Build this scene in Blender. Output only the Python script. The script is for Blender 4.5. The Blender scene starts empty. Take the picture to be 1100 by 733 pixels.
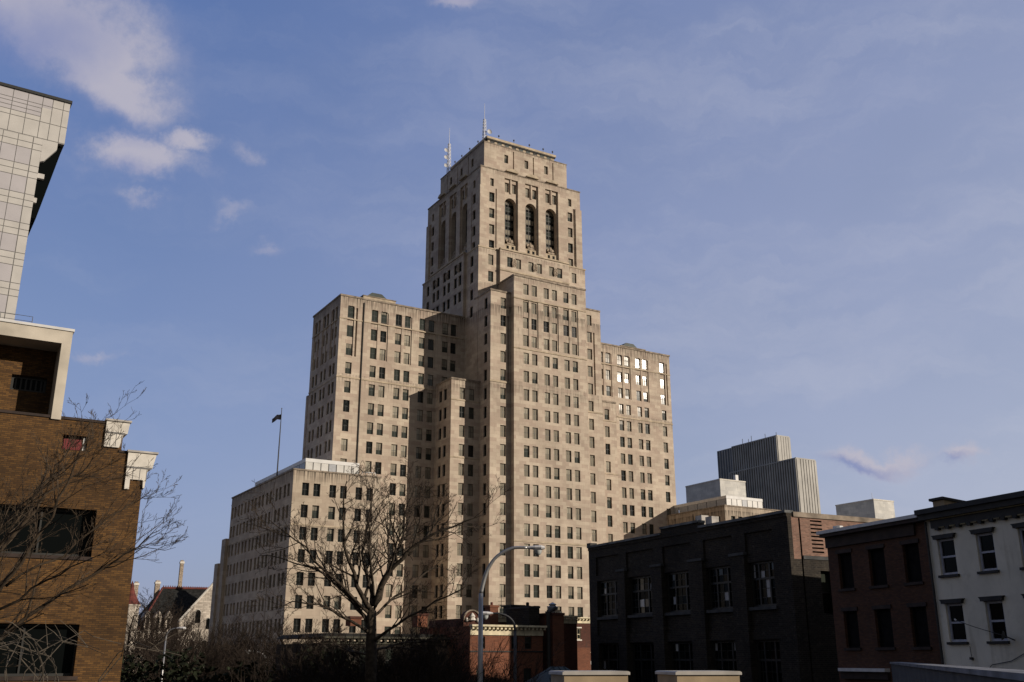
import bpy, math, random
from math import sin, cos, radians, pi
from mathutils import Vector, Matrix, Euler

random.seed(7)
sc = bpy.context.scene
COL = sc.collection
EYE = 5.0

# ------------------------------------------------------------------ camera
cd = bpy.data.cameras.new("camera")
cam = bpy.data.objects.new("camera", cd)
COL.objects.link(cam)
cam.location = (0, 0, EYE)
cam.rotation_euler = (radians(90 + 17.646), 0, 0)
cd.sensor_width = 36.0
cd.lens = 36.0 * 1072 / 1100
cd.clip_end = 6000
sc.camera = cam

# ------------------------------------------------------------------ light
SUN_AZ, SUN_EL = 109.3, 18.5          # compass-like: 0 = view direction, 90 = right
SKY_STRENGTH = 0.10
sd = bpy.data.lights.new("sun", 'SUN')
sd.energy = 4.3
sd.angle = radians(0.5)
sd.color = (1.0, 0.885, 0.745)
sun = bpy.data.objects.new("sun", sd)
COL.objects.link(sun)
_d = Vector((sin(radians(SUN_AZ)) * cos(radians(SUN_EL)), cos(radians(SUN_AZ)) * cos(radians(SUN_EL)), sin(radians(SUN_EL))))
sun.rotation_euler = (-_d).to_track_quat('-Z', 'Y').to_euler()
sun.location = (60, -40, 80)

vs = sc.view_settings
vs.view_transform = 'Standard'
vs.look = 'None'
vs.exposure = 0.0
vs.gamma = 1.0
vs.use_curve_mapping = False
sc.cycles.max_bounces = 5
sc.cycles.diffuse_bounces = 3
sc.cycles.glossy_bounces = 3
sc.cycles.sample_clamp_indirect = 4
sc.cycles.sample_clamp_direct = 8

# ------------------------------------------------------------------ sky with a few clouds
def build_world():
    w = bpy.data.worlds.new("World")
    sc.world = w
    w.use_nodes = True
    nt = w.node_tree
    nt.nodes.clear()
    N = nt.nodes.new
    L = nt.links.new
    out = N('ShaderNodeOutputWorld')
    bg = N('ShaderNodeBackground')
    L(bg.outputs[0], out.inputs[0])
    sky = N('ShaderNodeTexSky')
    sky.sky_type = 'NISHITA'
    sky.sun_disc = False
    sky.sun_elevation = radians(SUN_EL)
    sky.sun_rotation = radians(SUN_AZ)
    sky.altitude = 50
    sky.air_density = 1.15
    sky.dust_density = 2.2
    sky.ozone_density = 2.5
    tc = N('ShaderNodeTexCoord')

    def ray(px, py):
        th = radians(17.646)
        u, v = px - 550, 366.5 - py
        d = Vector((u, 1072 * cos(th) - v * sin(th), 1072 * sin(th) + v * cos(th)))
        return d.normalized()
    # (azimuth, elevation of the cloud, half-width and half-height in degrees, tilt, density)
    blobs = [(70, 45, 135, 80, -18, 1.05), (135, 92, 92, 54, -30, 1.0), (10, 5, 120, 70, 0, 1.0), (150, 167, 88, 36, -16, 1.15), (208, 156, 32, 24, 0, .95),
             (258, 166, 26, 20, -25, .66), (248, 226, 28, 13, 0, .6), (290, 266, 30, 13, -15, .52),
             (150, 207, 48, 17, -10, .78), (105, 386, 42, 12, 0, .62), (938, 490, 66, 19, 4, 1.15),
             (1026, 489, 34, 16, 0, 1.0), (490, 2, 44, 14, 0, .8), (885, 150, 260, 90, 12, .2), (960, 330, 260, 60, 8, .16)]
    noise_warp = N('ShaderNodeTexNoise')
    noise_warp.inputs['Scale'].default_value = 11
    noise_warp.inputs['Detail'].default_value = 9
    noise_warp.inputs['Roughness'].default_value = .62
    L(tc.outputs['Generated'], noise_warp.inputs['Vector'])
    sub = N('ShaderNodeVectorMath'); sub.operation = 'SUBTRACT'
    L(noise_warp.outputs['Color'], sub.inputs[0]); sub.inputs[1].default_value = (.5, .5, .5)
    sca = N('ShaderNodeVectorMath'); sca.operation = 'SCALE'
    L(sub.outputs[0], sca.inputs[0]); sca.inputs['Scale'].default_value = .085
    add = N('ShaderNodeVectorMath'); add.operation = 'ADD'
    L(tc.outputs['Generated'], add.inputs[0]); L(sca.outputs[0], add.inputs[1])
    def mask(blobs):
        total = None
        for (px, py, rw, rh, tilt, dens) in blobs:
            c = ray(px, py)
            right = (ray(px + 1, py) - ray(px - 1, py)); right.normalize()
            up = c.cross(right) * -1
            up = right.cross(c)
            t = radians(tilt)
            r2 = right * cos(t) + up * sin(t)
            u2 = up * cos(t) - right * sin(t)
            a_w, a_h = rw / 1100.0, rh / 1100.0
            dr = N('ShaderNodeVectorMath'); dr.operation = 'DOT_PRODUCT'
            L(add.outputs[0], dr.inputs[0]); dr.inputs[1].default_value = r2 / a_w
            du = N('ShaderNodeVectorMath'); du.operation = 'DOT_PRODUCT'
            L(add.outputs[0], du.inputs[0]); du.inputs[1].default_value = u2 / a_h
            cb = N('ShaderNodeCombineXYZ')
            s1 = N('ShaderNodeMath'); s1.operation = 'SUBTRACT'; L(dr.outputs['Value'], s1.inputs[0]); s1.inputs[1].default_value = c.dot(r2) / a_w
            s2 = N('ShaderNodeMath'); s2.operation = 'SUBTRACT'; L(du.outputs['Value'], s2.inputs[0]); s2.inputs[1].default_value = c.dot(u2) / a_h
            L(s1.outputs[0], cb.inputs[0]); L(s2.outputs[0], cb.inputs[1])
            ln = N('ShaderNodeVectorMath'); ln.operation = 'LENGTH'; L(cb.outputs[0], ln.inputs[0])
            mr = N('ShaderNodeMapRange'); mr.interpolation_type = 'SMOOTHSTEP'
            L(ln.outputs['Value'], mr.inputs['Value'])
            mr.inputs['From Min'].default_value = 1.35; mr.inputs['From Max'].default_value = .0
            mr.inputs['To Min'].default_value = 0; mr.inputs['To Max'].default_value = dens
            if total is None:
                total = mr.outputs[0]
            else:
                mx = N('ShaderNodeMath'); mx.operation = 'MAXIMUM'
                L(total, mx.inputs[0]); L(mr.outputs[0], mx.inputs[1]); total = mx.outputs[0]
        return total
    total = mask(blobs)
    shade = mask([(912, 498, 62, 11, 3, 1.0), (1010, 495, 24, 8, 0, .9), (20, 55, 110, 50, 20, .8), (120, 125, 70, 22, -20, .7), (130, 180, 60, 14, -16, .6)])
    nz = N('ShaderNodeTexNoise')
    nz.inputs['Scale'].default_value = 8; nz.inputs['Detail'].default_value = 10; nz.inputs['Roughness'].default_value = .70
    L(tc.outputs['Generated'], nz.inputs['Vector'])
    m2 = N('ShaderNodeMath'); m2.operation = 'MULTIPLY_ADD'
    L(nz.outputs['Fac'], m2.inputs[0]); m2.inputs[1].default_value = 3.3; m2.inputs[2].default_value = -1.52
    m3 = N('ShaderNodeMath'); m3.operation = 'ADD'; L(total, m3.inputs[0]); L(m2.outputs[0], m3.inputs[1])
    m4 = N('ShaderNodeMath'); m4.operation = 'MULTIPLY'; L(m3.outputs[0], m4.inputs[0]); L(total, m4.inputs[1])
    dn = N('ShaderNodeMapRange'); dn.interpolation_type = 'SMOOTHSTEP'
    L(m4.outputs[0], dn.inputs['Value'])
    dn.inputs['From Min'].default_value = .03; dn.inputs['From Max'].default_value = .95
    dn.inputs['To Min'].default_value = 0; dn.inputs['To Max'].default_value = .85
    # cloud colour: paler where thick and higher, greyer in between
    nc = N('ShaderNodeTexNoise'); nc.inputs['Scale'].default_value = 7; nc.inputs['Detail'].default_value = 6
    L(tc.outputs['Generated'], nc.inputs['Vector'])
    cr = N('ShaderNodeMix'); cr.data_type = 'RGBA'
    mrc = N('ShaderNodeMapRange'); L(nc.outputs['Fac'], mrc.inputs['Value'])
    mrc.inputs['From Min'].default_value = .30; mrc.inputs['From Max'].default_value = .52
    msub = N('ShaderNodeMath'); msub.operation = 'SUBTRACT'; msub.use_clamp = True
    L(mrc.outputs[0], msub.inputs[0]); L(shade, msub.inputs[1])
    L(msub.outputs[0], cr.inputs[0])
    CL = CLOUD_DARK, CLOUD_LIGHT
    cr.inputs[6].default_value = (*CL[0], 1); cr.inputs[7].default_value = (*CL[1], 1)
    # high milky haze over the whole sky: thicker towards the horizon and towards the sun, a little uneven
    nv = N('ShaderNodeTexNoise'); nv.inputs['Scale'].default_value = 2.6; nv.inputs['Detail'].default_value = 4; nv.inputs['Roughness'].default_value = .5
    mpv = N('ShaderNodeMapping'); mpv.inputs['Scale'].default_value = (1, 1, 1.7)
    L(tc.outputs['Generated'], mpv.inputs[0]); L(mpv.outputs[0], nv.inputs['Vector'])
    sx = N('ShaderNodeSeparateXYZ'); L(tc.outputs['Generated'], sx.inputs[0])
    vz = N('ShaderNodeMapRange'); L(sx.outputs[2], vz.inputs['Value'])
    vz.inputs['From Min'].default_value = .0; vz.inputs['From Max'].default_value = .66
    vz.inputs['To Min'].default_value = 1.0; vz.inputs['To Max'].default_value = 0.0
    vx = N('ShaderNodeMapRange'); L(sx.outputs[0], vx.inputs['Value'])
    vx.inputs['From Min'].default_value = -.35; vx.inputs['From Max'].default_value = .5
    hz = N('ShaderNodeMix'); hz.data_type = 'RGBA'
    hsum = N('ShaderNodeMath'); hsum.operation = 'MULTIPLY_ADD'; L(vx.outputs[0], hsum.inputs[0]); hsum.inputs[1].default_value = .55
    hz1 = N('ShaderNodeMath'); hz1.operation = 'MULTIPLY'; L(vz.outputs[0], hz1.inputs[0]); hz1.inputs[1].default_value = .6
    L(hz1.outputs[0], hsum.inputs[2]); hsum.use_clamp = True
    L(hsum.outputs[0], hz.inputs[0])
    hz.inputs[6].default_value = (*HAZE_HIGH, 1); hz.inputs[7].default_value = (*HAZE_LOW, 1)
    vm = N('ShaderNodeMapRange'); L(nv.outputs['Fac'], vm.inputs['Value'])
    vm.inputs['From Min'].default_value = .3; vm.inputs['From Max'].default_value = .7
    vm.inputs['To Min'].default_value = .56; vm.inputs['To Max'].default_value = .70
    tint = N('ShaderNodeMix'); tint.data_type = 'RGBA'; tint.blend_type = 'MULTIPLY'; tint.inputs[0].default_value = 1
    L(sky.outputs[0], tint.inputs[6]); tint.inputs[7].default_value = (*SKY_TINT, 1)
    veil = N('ShaderNodeMix'); veil.data_type = 'RGBA'
    L(vm.outputs[0], veil.inputs[0]); L(tint.outputs[2], veil.inputs[6]); L(hz.outputs[2], veil.inputs[7])
    # long thin wisps
    mpw = N('ShaderNodeMapping'); mpw.inputs['Rotation'].default_value = (.0, radians(24), 0); mpw.inputs['Scale'].default_value = (1.6, 1.6, 7.5)
    L(add.outputs[0], mpw.inputs[0])
    nw = N('ShaderNodeTexNoise'); nw.inputs['Scale'].default_value = 2.4; nw.inputs['Detail'].default_value = 9; nw.inputs['Roughness'].default_value = .62
    L(mpw.outputs[0], nw.inputs['Vector'])
    mw = N('ShaderNodeMapRange'); mw.interpolation_type = 'SMOOTHSTEP'; L(nw.outputs['Fac'], mw.inputs['Value'])
    mw.inputs['From Min'].default_value = .40; mw.inputs['From Max'].default_value = .78
    mw.inputs['To Min'].default_value = 0; mw.inputs['To Max'].default_value = .30
    wx = N('ShaderNodeMapRange'); L(sx.outputs[0], wx.inputs['Value'])
    wx.inputs['From Min'].default_value = -.3; wx.inputs['From Max'].default_value = .25; wx.inputs['To Min'].default_value = .35; wx.inputs['To Max'].default_value = 1
    mwx = N('ShaderNodeMath'); mwx.operation = 'MULTIPLY'; L(mw.outputs[0], mwx.inputs[0]); L(wx.outputs[0], mwx.inputs[1])
    wisp = N('ShaderNodeMix'); wisp.data_type = 'RGBA'
    L(mwx.outputs[0], wisp.inputs[0]); L(veil.outputs[2], wisp.inputs[6]); wisp.inputs[7].default_value = (*WISP, 1)
    # added grey half-sky behind the viewpoint, unseen, to dim and warm the fill
    vb = N('ShaderNodeMapRange'); vb.interpolation_type = 'SMOOTHSTEP'; L(sx.outputs[1], vb.inputs['Value'])
    vb.inputs['From Min'].default_value = .15; vb.inputs['From Max'].default_value = -.35
    vb.inputs['To Min'].default_value = 0; vb.inputs['To Max'].default_value = .85
    rear_grey = N('ShaderNodeMix'); rear_grey.data_type = 'RGBA'
    L(vb.outputs[0], rear_grey.inputs[0]); L(wisp.outputs[2], rear_grey.inputs[6]); rear_grey.inputs[7].default_value = (*ADDED_REAR_GREY, 1)
    mix = N('ShaderNodeMix'); mix.data_type = 'RGBA'
    L(dn.outputs[0], mix.inputs[0]); L(rear_grey.outputs[2], mix.inputs[6]); L(cr.outputs[2], mix.inputs[7])
    L(mix.outputs[2], bg.inputs[0])
    bg.inputs[1].default_value = SKY_STRENGTH

SKY_TINT = (.92, .95, 1.05)
HAZE_HIGH = (.78, 1.66, 4.6)
HAZE_LOW = (5.2, 5.45, 7.1)
ADDED_REAR_GREY = (1.35, 1.3, 1.15)
WISP = (5.6, 5.7, 6.6)
CLOUD_DARK = (2.2, 2.6, 4.7)
CLOUD_LIGHT = (5.0, 4.75, 5.5)
build_world()

# ------------------------------------------------------------------ materials
MATS = {}
def base_mat(name):
    m = bpy.data.materials.new(name)
    m.use_nodes = True
    b = m.node_tree.nodes['Principled BSDF']
    MATS[name] = m
    return m, m.node_tree, b

def simple(name, col, rough=.7, metal=0., spec=.4, var=.12, scale=3., bump=0.):
    m, nt, b = base_mat(name)
    N, L = nt.nodes.new, nt.links.new
    b.inputs['Roughness'].default_value = rough
    b.inputs['Metallic'].default_value = metal
    b.inputs['Specular IOR Level'].default_value = spec
    tc = N('ShaderNodeTexCoord')
    nz = N('ShaderNodeTexNoise'); nz.inputs['Scale'].default_value = scale; nz.inputs['Detail'].default_value = 6
    L(tc.outputs['Object'], nz.inputs['Vector'])
    mr = N('ShaderNodeMapRange'); L(nz.outputs['Fac'], mr.inputs['Value'])
    mr.inputs['From Min'].default_value = .3; mr.inputs['From Max'].default_value = .7
    mr.inputs['To Min'].default_value = 1 - var * 1.6; mr.inputs['To Max'].default_value = 1 + var
    mx = N('ShaderNodeMix'); mx.data_type = 'RGBA'; mx.blend_type = 'MULTIPLY'; mx.inputs[0].default_value = 1
    mx.inputs[6].default_value = (*col, 1); L(mr.outputs[0], mx.inputs[7])
    L(mx.outputs[2], b.inputs['Base Color'])
    if bump:
        bp = N('ShaderNodeBump'); bp.inputs['Strength'].default_value = bump; bp.inputs['Distance'].default_value = .05
        L(nz.outputs['Fac'], bp.inputs['Height']); L(bp.outputs[0], b.inputs['Normal'])
    return m

def masonry(name, c1, c2, mortar, bw, bh, ms, rough=.85, bump=.3, stain=.35, stain_col=(.06, .05, .04), top=None, patch=.25, grime=None, bias=0., gscale=1.1):
    """coursed stone or brick on walls that follow the object's own x / y axes"""
    m, nt, b = base_mat(name)
    N, L = nt.nodes.new, nt.links.new
    b.inputs['Roughness'].default_value = rough
    b.inputs['Specular IOR Level'].default_value = .25
    tc = N('ShaderNodeTexCoord'); sp = N('ShaderNodeSeparateXYZ'); L(tc.outputs['Object'], sp.inputs[0])
    ad = N('ShaderNodeMath'); ad.operation = 'ADD'; L(sp.outputs[0], ad.inputs[0]); L(sp.outputs[1], ad.inputs[1])
    cb = N('ShaderNodeCombineXYZ'); L(ad.outputs[0], cb.inputs[0]); L(sp.outputs[2], cb.inputs[1])
    br = N('ShaderNodeTexBrick')
    br.inputs['Color1'].default_value = (*c1, 1); br.inputs['Color2'].default_value = (*c2, 1); br.inputs['Mortar'].default_value = (*mortar, 1)
    br.inputs['Scale'].default_value = 1; br.inputs['Mortar Size'].default_value = ms
    br.inputs['Brick Width'].default_value = bw; br.inputs['Row Height'].default_value = bh; br.inputs['Bias'].default_value = bias
    L(cb.outputs[0], br.inputs['Vector'])
    # large soft patches
    nz = N('ShaderNodeTexNoise'); nz.inputs['Scale'].default_value = .22; nz.inputs['Detail'].default_value = 7; nz.inputs['Roughness'].default_value = .65
    L(tc.outputs['Object'], nz.inputs['Vector'])
    mr = N('ShaderNodeMapRange'); L(nz.outputs['Fac'], mr.inputs['Value'])
    mr.inputs['From Min'].default_value = .3; mr.inputs['From Max'].default_value = .7
    mr.inputs['To Min'].default_value = 1 - patch; mr.inputs['To Max'].default_value = 1 + patch * .6
    mx = N('ShaderNodeMix'); mx.data_type = 'RGBA'; mx.blend_type = 'MULTIPLY'; mx.inputs[0].default_value = 1
    L(br.outputs['Color'], mx.inputs[6]); L(mr.outputs[0], mx.inputs[7])
    col = mx.outputs[2]
    # vertical run-off streaks
    mp = N('ShaderNodeMapping'); mp.inputs['Scale'].default_value = (1.3, .16, 1); L(cb.outputs[0], mp.inputs[0])
    n2 = N('ShaderNodeTexNoise'); n2.inputs['Scale'].default_value = 1.6; n2.inputs['Detail'].default_value = 5
    L(mp.outputs[0], n2.inputs['Vector'])
    m2 = N('ShaderNodeMapRange'); L(n2.outputs['Fac'], m2.inputs['Value'])
    m2.inputs['From Min'].default_value = .58; m2.inputs['From Max'].default_value = .76
    m2.inputs['To Min'].default_value = 0; m2.inputs['To Max'].default_value = stain
    fac = m2.outputs[0]
    if top:      # bands (z0,z1,strength) of heavy soot streaks under copings
        for (z0, z1, st) in top:
            a = N('ShaderNodeMapRange'); L(sp.outputs[2], a.inputs['Value'])
            a.inputs['From Min'].default_value = z0; a.inputs['From Max'].default_value = z1
            c = N('ShaderNodeMapRange'); L(sp.outputs[2], c.inputs['Value'])
            c.inputs['From Min'].default_value = z1 + .06; c.inputs['From Max'].default_value = z1 + .05
            mu = N('ShaderNodeMath'); mu.operation = 'MULTIPLY'; L(a.outputs[0], mu.inputs[0]); L(c.outputs[0], mu.inputs[1])
            mp3 = N('ShaderNodeMapping'); mp3.inputs['Scale'].default_value = (2.2, .1, 1); L(cb.outputs[0], mp3.inputs[0])
            n3 = N('ShaderNodeTexNoise'); n3.inputs['Scale'].default_value = 1.5; n3.inputs['Detail'].default_value = 4; L(mp3.outputs[0], n3.inputs['Vector'])
            m3 = N('ShaderNodeMapRange'); L(n3.outputs['Fac'], m3.inputs['Value'])
            m3.inputs['From Min'].default_value = .42; m3.inputs['From Max'].default_value = .60
            m3.inputs['To Min'].default_value = 0; m3.inputs['To Max'].default_value = st
            mm = N('ShaderNodeMath'); mm.operation = 'MULTIPLY'; L(mu.outputs[0], mm.inputs[0]); L(m3.outputs[0], mm.inputs[1])
            mxx = N('ShaderNodeMath'); mxx.operation = 'MAXIMUM'; L(fac, mxx.inputs[0]); L(mm.outputs[0], mxx.inputs[1]); fac = mxx.outputs[0]
    m4 = N('ShaderNodeMix'); m4.data_type = 'RGBA'; L(fac, m4.inputs[0]); L(col, m4.inputs[6]); m4.inputs[7].default_value = (*stain_col, 1)
    col = m4.outputs[2]
    if grime:    # irregular pale / dark flecks (worn paint, efflorescence)
        gcol, gmin, gst = grime
        n5 = N('ShaderNodeTexNoise'); n5.inputs['Scale'].default_value = gscale; n5.inputs['Detail'].default_value = 9; n5.inputs['Roughness'].default_value = .72
        L(cb.outputs[0], n5.inputs['Vector'])
        m5 = N('ShaderNodeMapRange'); L(n5.outputs['Fac'], m5.inputs['Value'])
        m5.inputs['From Min'].default_value = gmin; m5.inputs['From Max'].default_value = gmin + .16
        m5.inputs['To Min'].default_value = 0; m5.inputs['To Max'].default_value = gst
        m6 = N('ShaderNodeMix'); m6.data_type = 'RGBA'; L(m5.outputs[0], m6.inputs[0]); L(col, m6.inputs[6]); m6.inputs[7].default_value = (*gcol, 1)
        col = m6.outputs[2]
    L(col, b.inputs['Base Color'])
    bp = N('ShaderNodeBump'); bp.inputs['Strength'].default_value = bump; bp.inputs['Distance'].default_value = .02
    iv = N('ShaderNodeMath'); iv.operation = 'SUBTRACT'; iv.inputs[0].default_value = 1; L(br.outputs['Fac'], iv.inputs[1])
    L(iv.outputs[0], bp.inputs['Height']); L(bp.outputs[0], b.inputs['Normal'])
    return m

def glass(name, col, rough=.1, spec=.5, ior=1.5):
    m, nt, b = base_mat(name)
    b.inputs['Base Color'].default_value = (*col, 1)
    b.inputs['Roughness'].default_value = rough
    b.inputs['Specular IOR Level'].default_value = spec
    b.inputs['IOR'].default_value = ior
    N, L = nt.nodes.new, nt.links.new
    tc = N('ShaderNodeTexCoord'); nz = N('ShaderNodeTexNoise'); nz.inputs['Scale'].default_value = 1.3
    L(tc.outputs['Object'], nz.inputs['Vector'])
    bp = N('ShaderNodeBump'); bp.inputs['Strength'].default_value = .015; bp.inputs['Distance'].default_value = .05
    L(nz.outputs['Fac'], bp.inputs['Height']); L(bp.outputs[0], b.inputs['Normal'])
    return m

LIME1, LIME2 = (.52, .44, .345), (.40, .315, .25)
masonry('limestone', LIME1, LIME2, (.35, .28, .21), 1.55, .72, .012, stain=.2, bump=.12, patch=.22,
        top=[(70.6, 73.7, .95), (78.3, 80.3, .6), (54.8, 56.98, .5), (56.2, 57.8, .4), (86.5, 88.0, .5), (105.6, 107.6, .5), (66.8, 68.98, .35), (113.6, 115.1, .4)])
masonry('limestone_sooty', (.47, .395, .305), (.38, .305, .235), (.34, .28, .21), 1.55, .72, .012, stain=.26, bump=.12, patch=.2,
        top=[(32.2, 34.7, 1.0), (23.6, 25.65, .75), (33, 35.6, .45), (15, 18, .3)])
simple('limestone_coping', (.27, .22, .17), .9, var=.35, scale=1.2)
simple('limestone_trim', (.44, .36, .26), .9, var=.2, scale=.8)
simple('carved_stone', (.33, .265, .2), .9, var=.4, scale=2.5)
simple('copper_green', (.022, .036, .031), .6, var=.3, scale=1)
simple('roof_grey', (.10, .10, .10), .9, var=.25, scale=.5)
simple('roof_black', (.018, .018, .018), .9, spec=.15, var=.3, scale=.8)
simple('white_paint', (.62, .61, .59), .5, var=.08, scale=1)
simple('white_panel', (.56, .545, .51), .35, var=.1, scale=.6)
simple('grey_panel', (.33, .34, .36), .4, var=.1)
simple('pipe_dark', (.03, .028, .026), .7)
simple('frame_dark', (.022, .022, .02), .5)
simple('frame_stone', (.10, .09, .075), .6)
glass('glass_dark', (.010, .012, .011), .06, spec=.3)
glass('glass_green', (.034, .040, .032), .06)
glass('glass_blind', (.22, .195, .15), .06)
glass('glass_blind_pale', (.33, .30, .235), .06)
glass('glass_black', (.004, .005, .005), .15, spec=.05)
glass('glass_tower', (.03, .05, .055), .05)
simple('panel_cream', (.48, .46, .43), .35, spec=.5, var=.06, scale=.5)
simple('panel_lilac', (.43, .41, .42), .25, spec=.5, var=.05, scale=.4)
simple('joint_dark', (.17, .165, .16), .8)
masonry('brick_ochre', (.15, .076, .023), (.066, .033, .012), (.05, .032, .018), .27, .088, .010, stain=.45, bump=.4, patch=.5, stain_col=(.035, .019, .009), grime=((.045, .025, .012), .56, .6))
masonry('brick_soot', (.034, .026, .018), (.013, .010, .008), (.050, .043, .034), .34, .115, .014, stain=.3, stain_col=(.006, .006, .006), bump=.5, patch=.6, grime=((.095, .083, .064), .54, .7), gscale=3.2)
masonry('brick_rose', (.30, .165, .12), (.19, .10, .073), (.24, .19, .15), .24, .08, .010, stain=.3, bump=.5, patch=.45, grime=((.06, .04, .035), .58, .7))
masonry('brick_brown', (.125, .056, .030), (.075, .034, .02), (.06, .04, .03), .22, .075, .010, stain=.25, bump=.4, patch=.35)
masonry('brick_red', (.23, .082, .042), (.15, .055, .03), (.15, .08, .055), .22, .075, .010, stain=.3, bump=.4, patch=.35)
masonry('brick_dark_red', (.13, .045, .03), (.085, .032, .022), (.07, .04, .03), .22, .075, .010, stain=.4, bump=.4, patch=.4)
masonry('granite_pale', (.62, .55, .46), (.36, .31, .26), (.26, .22, .18), 1.4, .6, .03, stain=.45, bump=.6, patch=.35, grime=((.16, .135, .11), .56, .7))
masonry('stucco_white', (.72, .67, .56), (.70, .655, .55), (.68, .635, .53), 3, 3, .0, stain=.4, bump=.05, patch=.26, stain_col=(.20, .16, .10), grime=((.40, .36, .28), .55, .5))
masonry('marble', (.66, .64, .59), (.54, .53, .50), (.46, .45, .43), 2.2, 1.1, .02, stain=.35, bump=.1, patch=.22, stain_col=(.2, .2, .2))
simple('marble_rib', (.37, .355, .325), .6, var=.16, scale=.15)
simple('rib_dark', (.075, .075, .078), .5, var=.2, scale=.2)
simple('cornice_white', (.64, .60, .53), .7, var=.14, scale=1.5)
simple('concrete_cream', (.50, .45, .37), .8, var=.14, scale=.9)
simple('concrete_tan', (.37, .28, .175), .85, var=.22, scale=1.6, bump=.15)
simple('coping_dark', (.17, .17, .175), .85, var=.3, scale=1.2)
simple('concrete_cap', (.45, .42, .38), .85, var=.2, scale=2)
simple('coping_grey', (.15, .155, .155), .9, var=.4, scale=1.2)
simple('concrete_dark', (.065, .066, .066), .9, var=.3, scale=1.5)
simple('cream_trim', (.66, .58, .40), .75, var=.22, scale=2.5)
simple('cornice_black', (.022, .021, .02), .7, var=.3, scale=2)
simple('cornice_brown', (.035, .022, .017), .8, var=.3, scale=2)
simple('cornice_olive', (.055, .052, .035), .8, var=.3, scale=2)
simple('trim_gold', (.20, .16, .08), .7, var=.25, scale=3)
simple('frame_lilac', (.36, .37, .43), .5, var=.1)
simple('board_black', (.010, .009, .009), .9, spec=.1, var=.3)
simple('slate', (.022, .022, .021), .95, spec=.1, var=.4, scale=1.4)
simple('tile_red', (.12, .026, .017), .8, var=.3, scale=.8)
simple('red_paint', (.15, .012, .014), .6, var=.15)
simple('green_roof', (.012, .026, .023), .6, var=.2)
simple('steel', (.34, .34, .34), .38, metal=.6, var=.1)
simple('steel_pale', (.62, .61, .60), .5, var=.1)
simple('steel_dark', (.05, .05, .052), .6, var=.1)
simple('lamp_bowl', (.45, .47, .46), .12, spec=.6, var=.05)
simple('flag_cloth', (.012, .012, .018), .9, spec=.1)
simple('dish_white', (.42, .42, .43), .5, var=.05)
simple('bark', (.055, .043, .032), .95, spec=.15, var=.4, scale=5)
simple('bark_brown', (.06, .044, .030), .95, spec=.15, var=.4, scale=5)
simple('bark_pale', (.095, .08, .062), .9, spec=.15, var=.3, scale=5)
simple('twig_dark', (.035, .026, .020), .95, spec=.1, var=.4, scale=2)
simple('hedge_leaf', (.018, .022, .012), .9, spec=.1, var=.5, scale=1.5)
simple('ground_soil', (.055, .048, .036), .95, spec=.1, var=.5, scale=.15)
simple('asphalt', (.045, .045, .047), .9, spec=.2, var=.25, scale=.6)
simple('pavement', (.20, .19, .175), .9, var=.2, scale=.8)
simple('road_paint', (.6, .6, .56), .8, var=.2)

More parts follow.
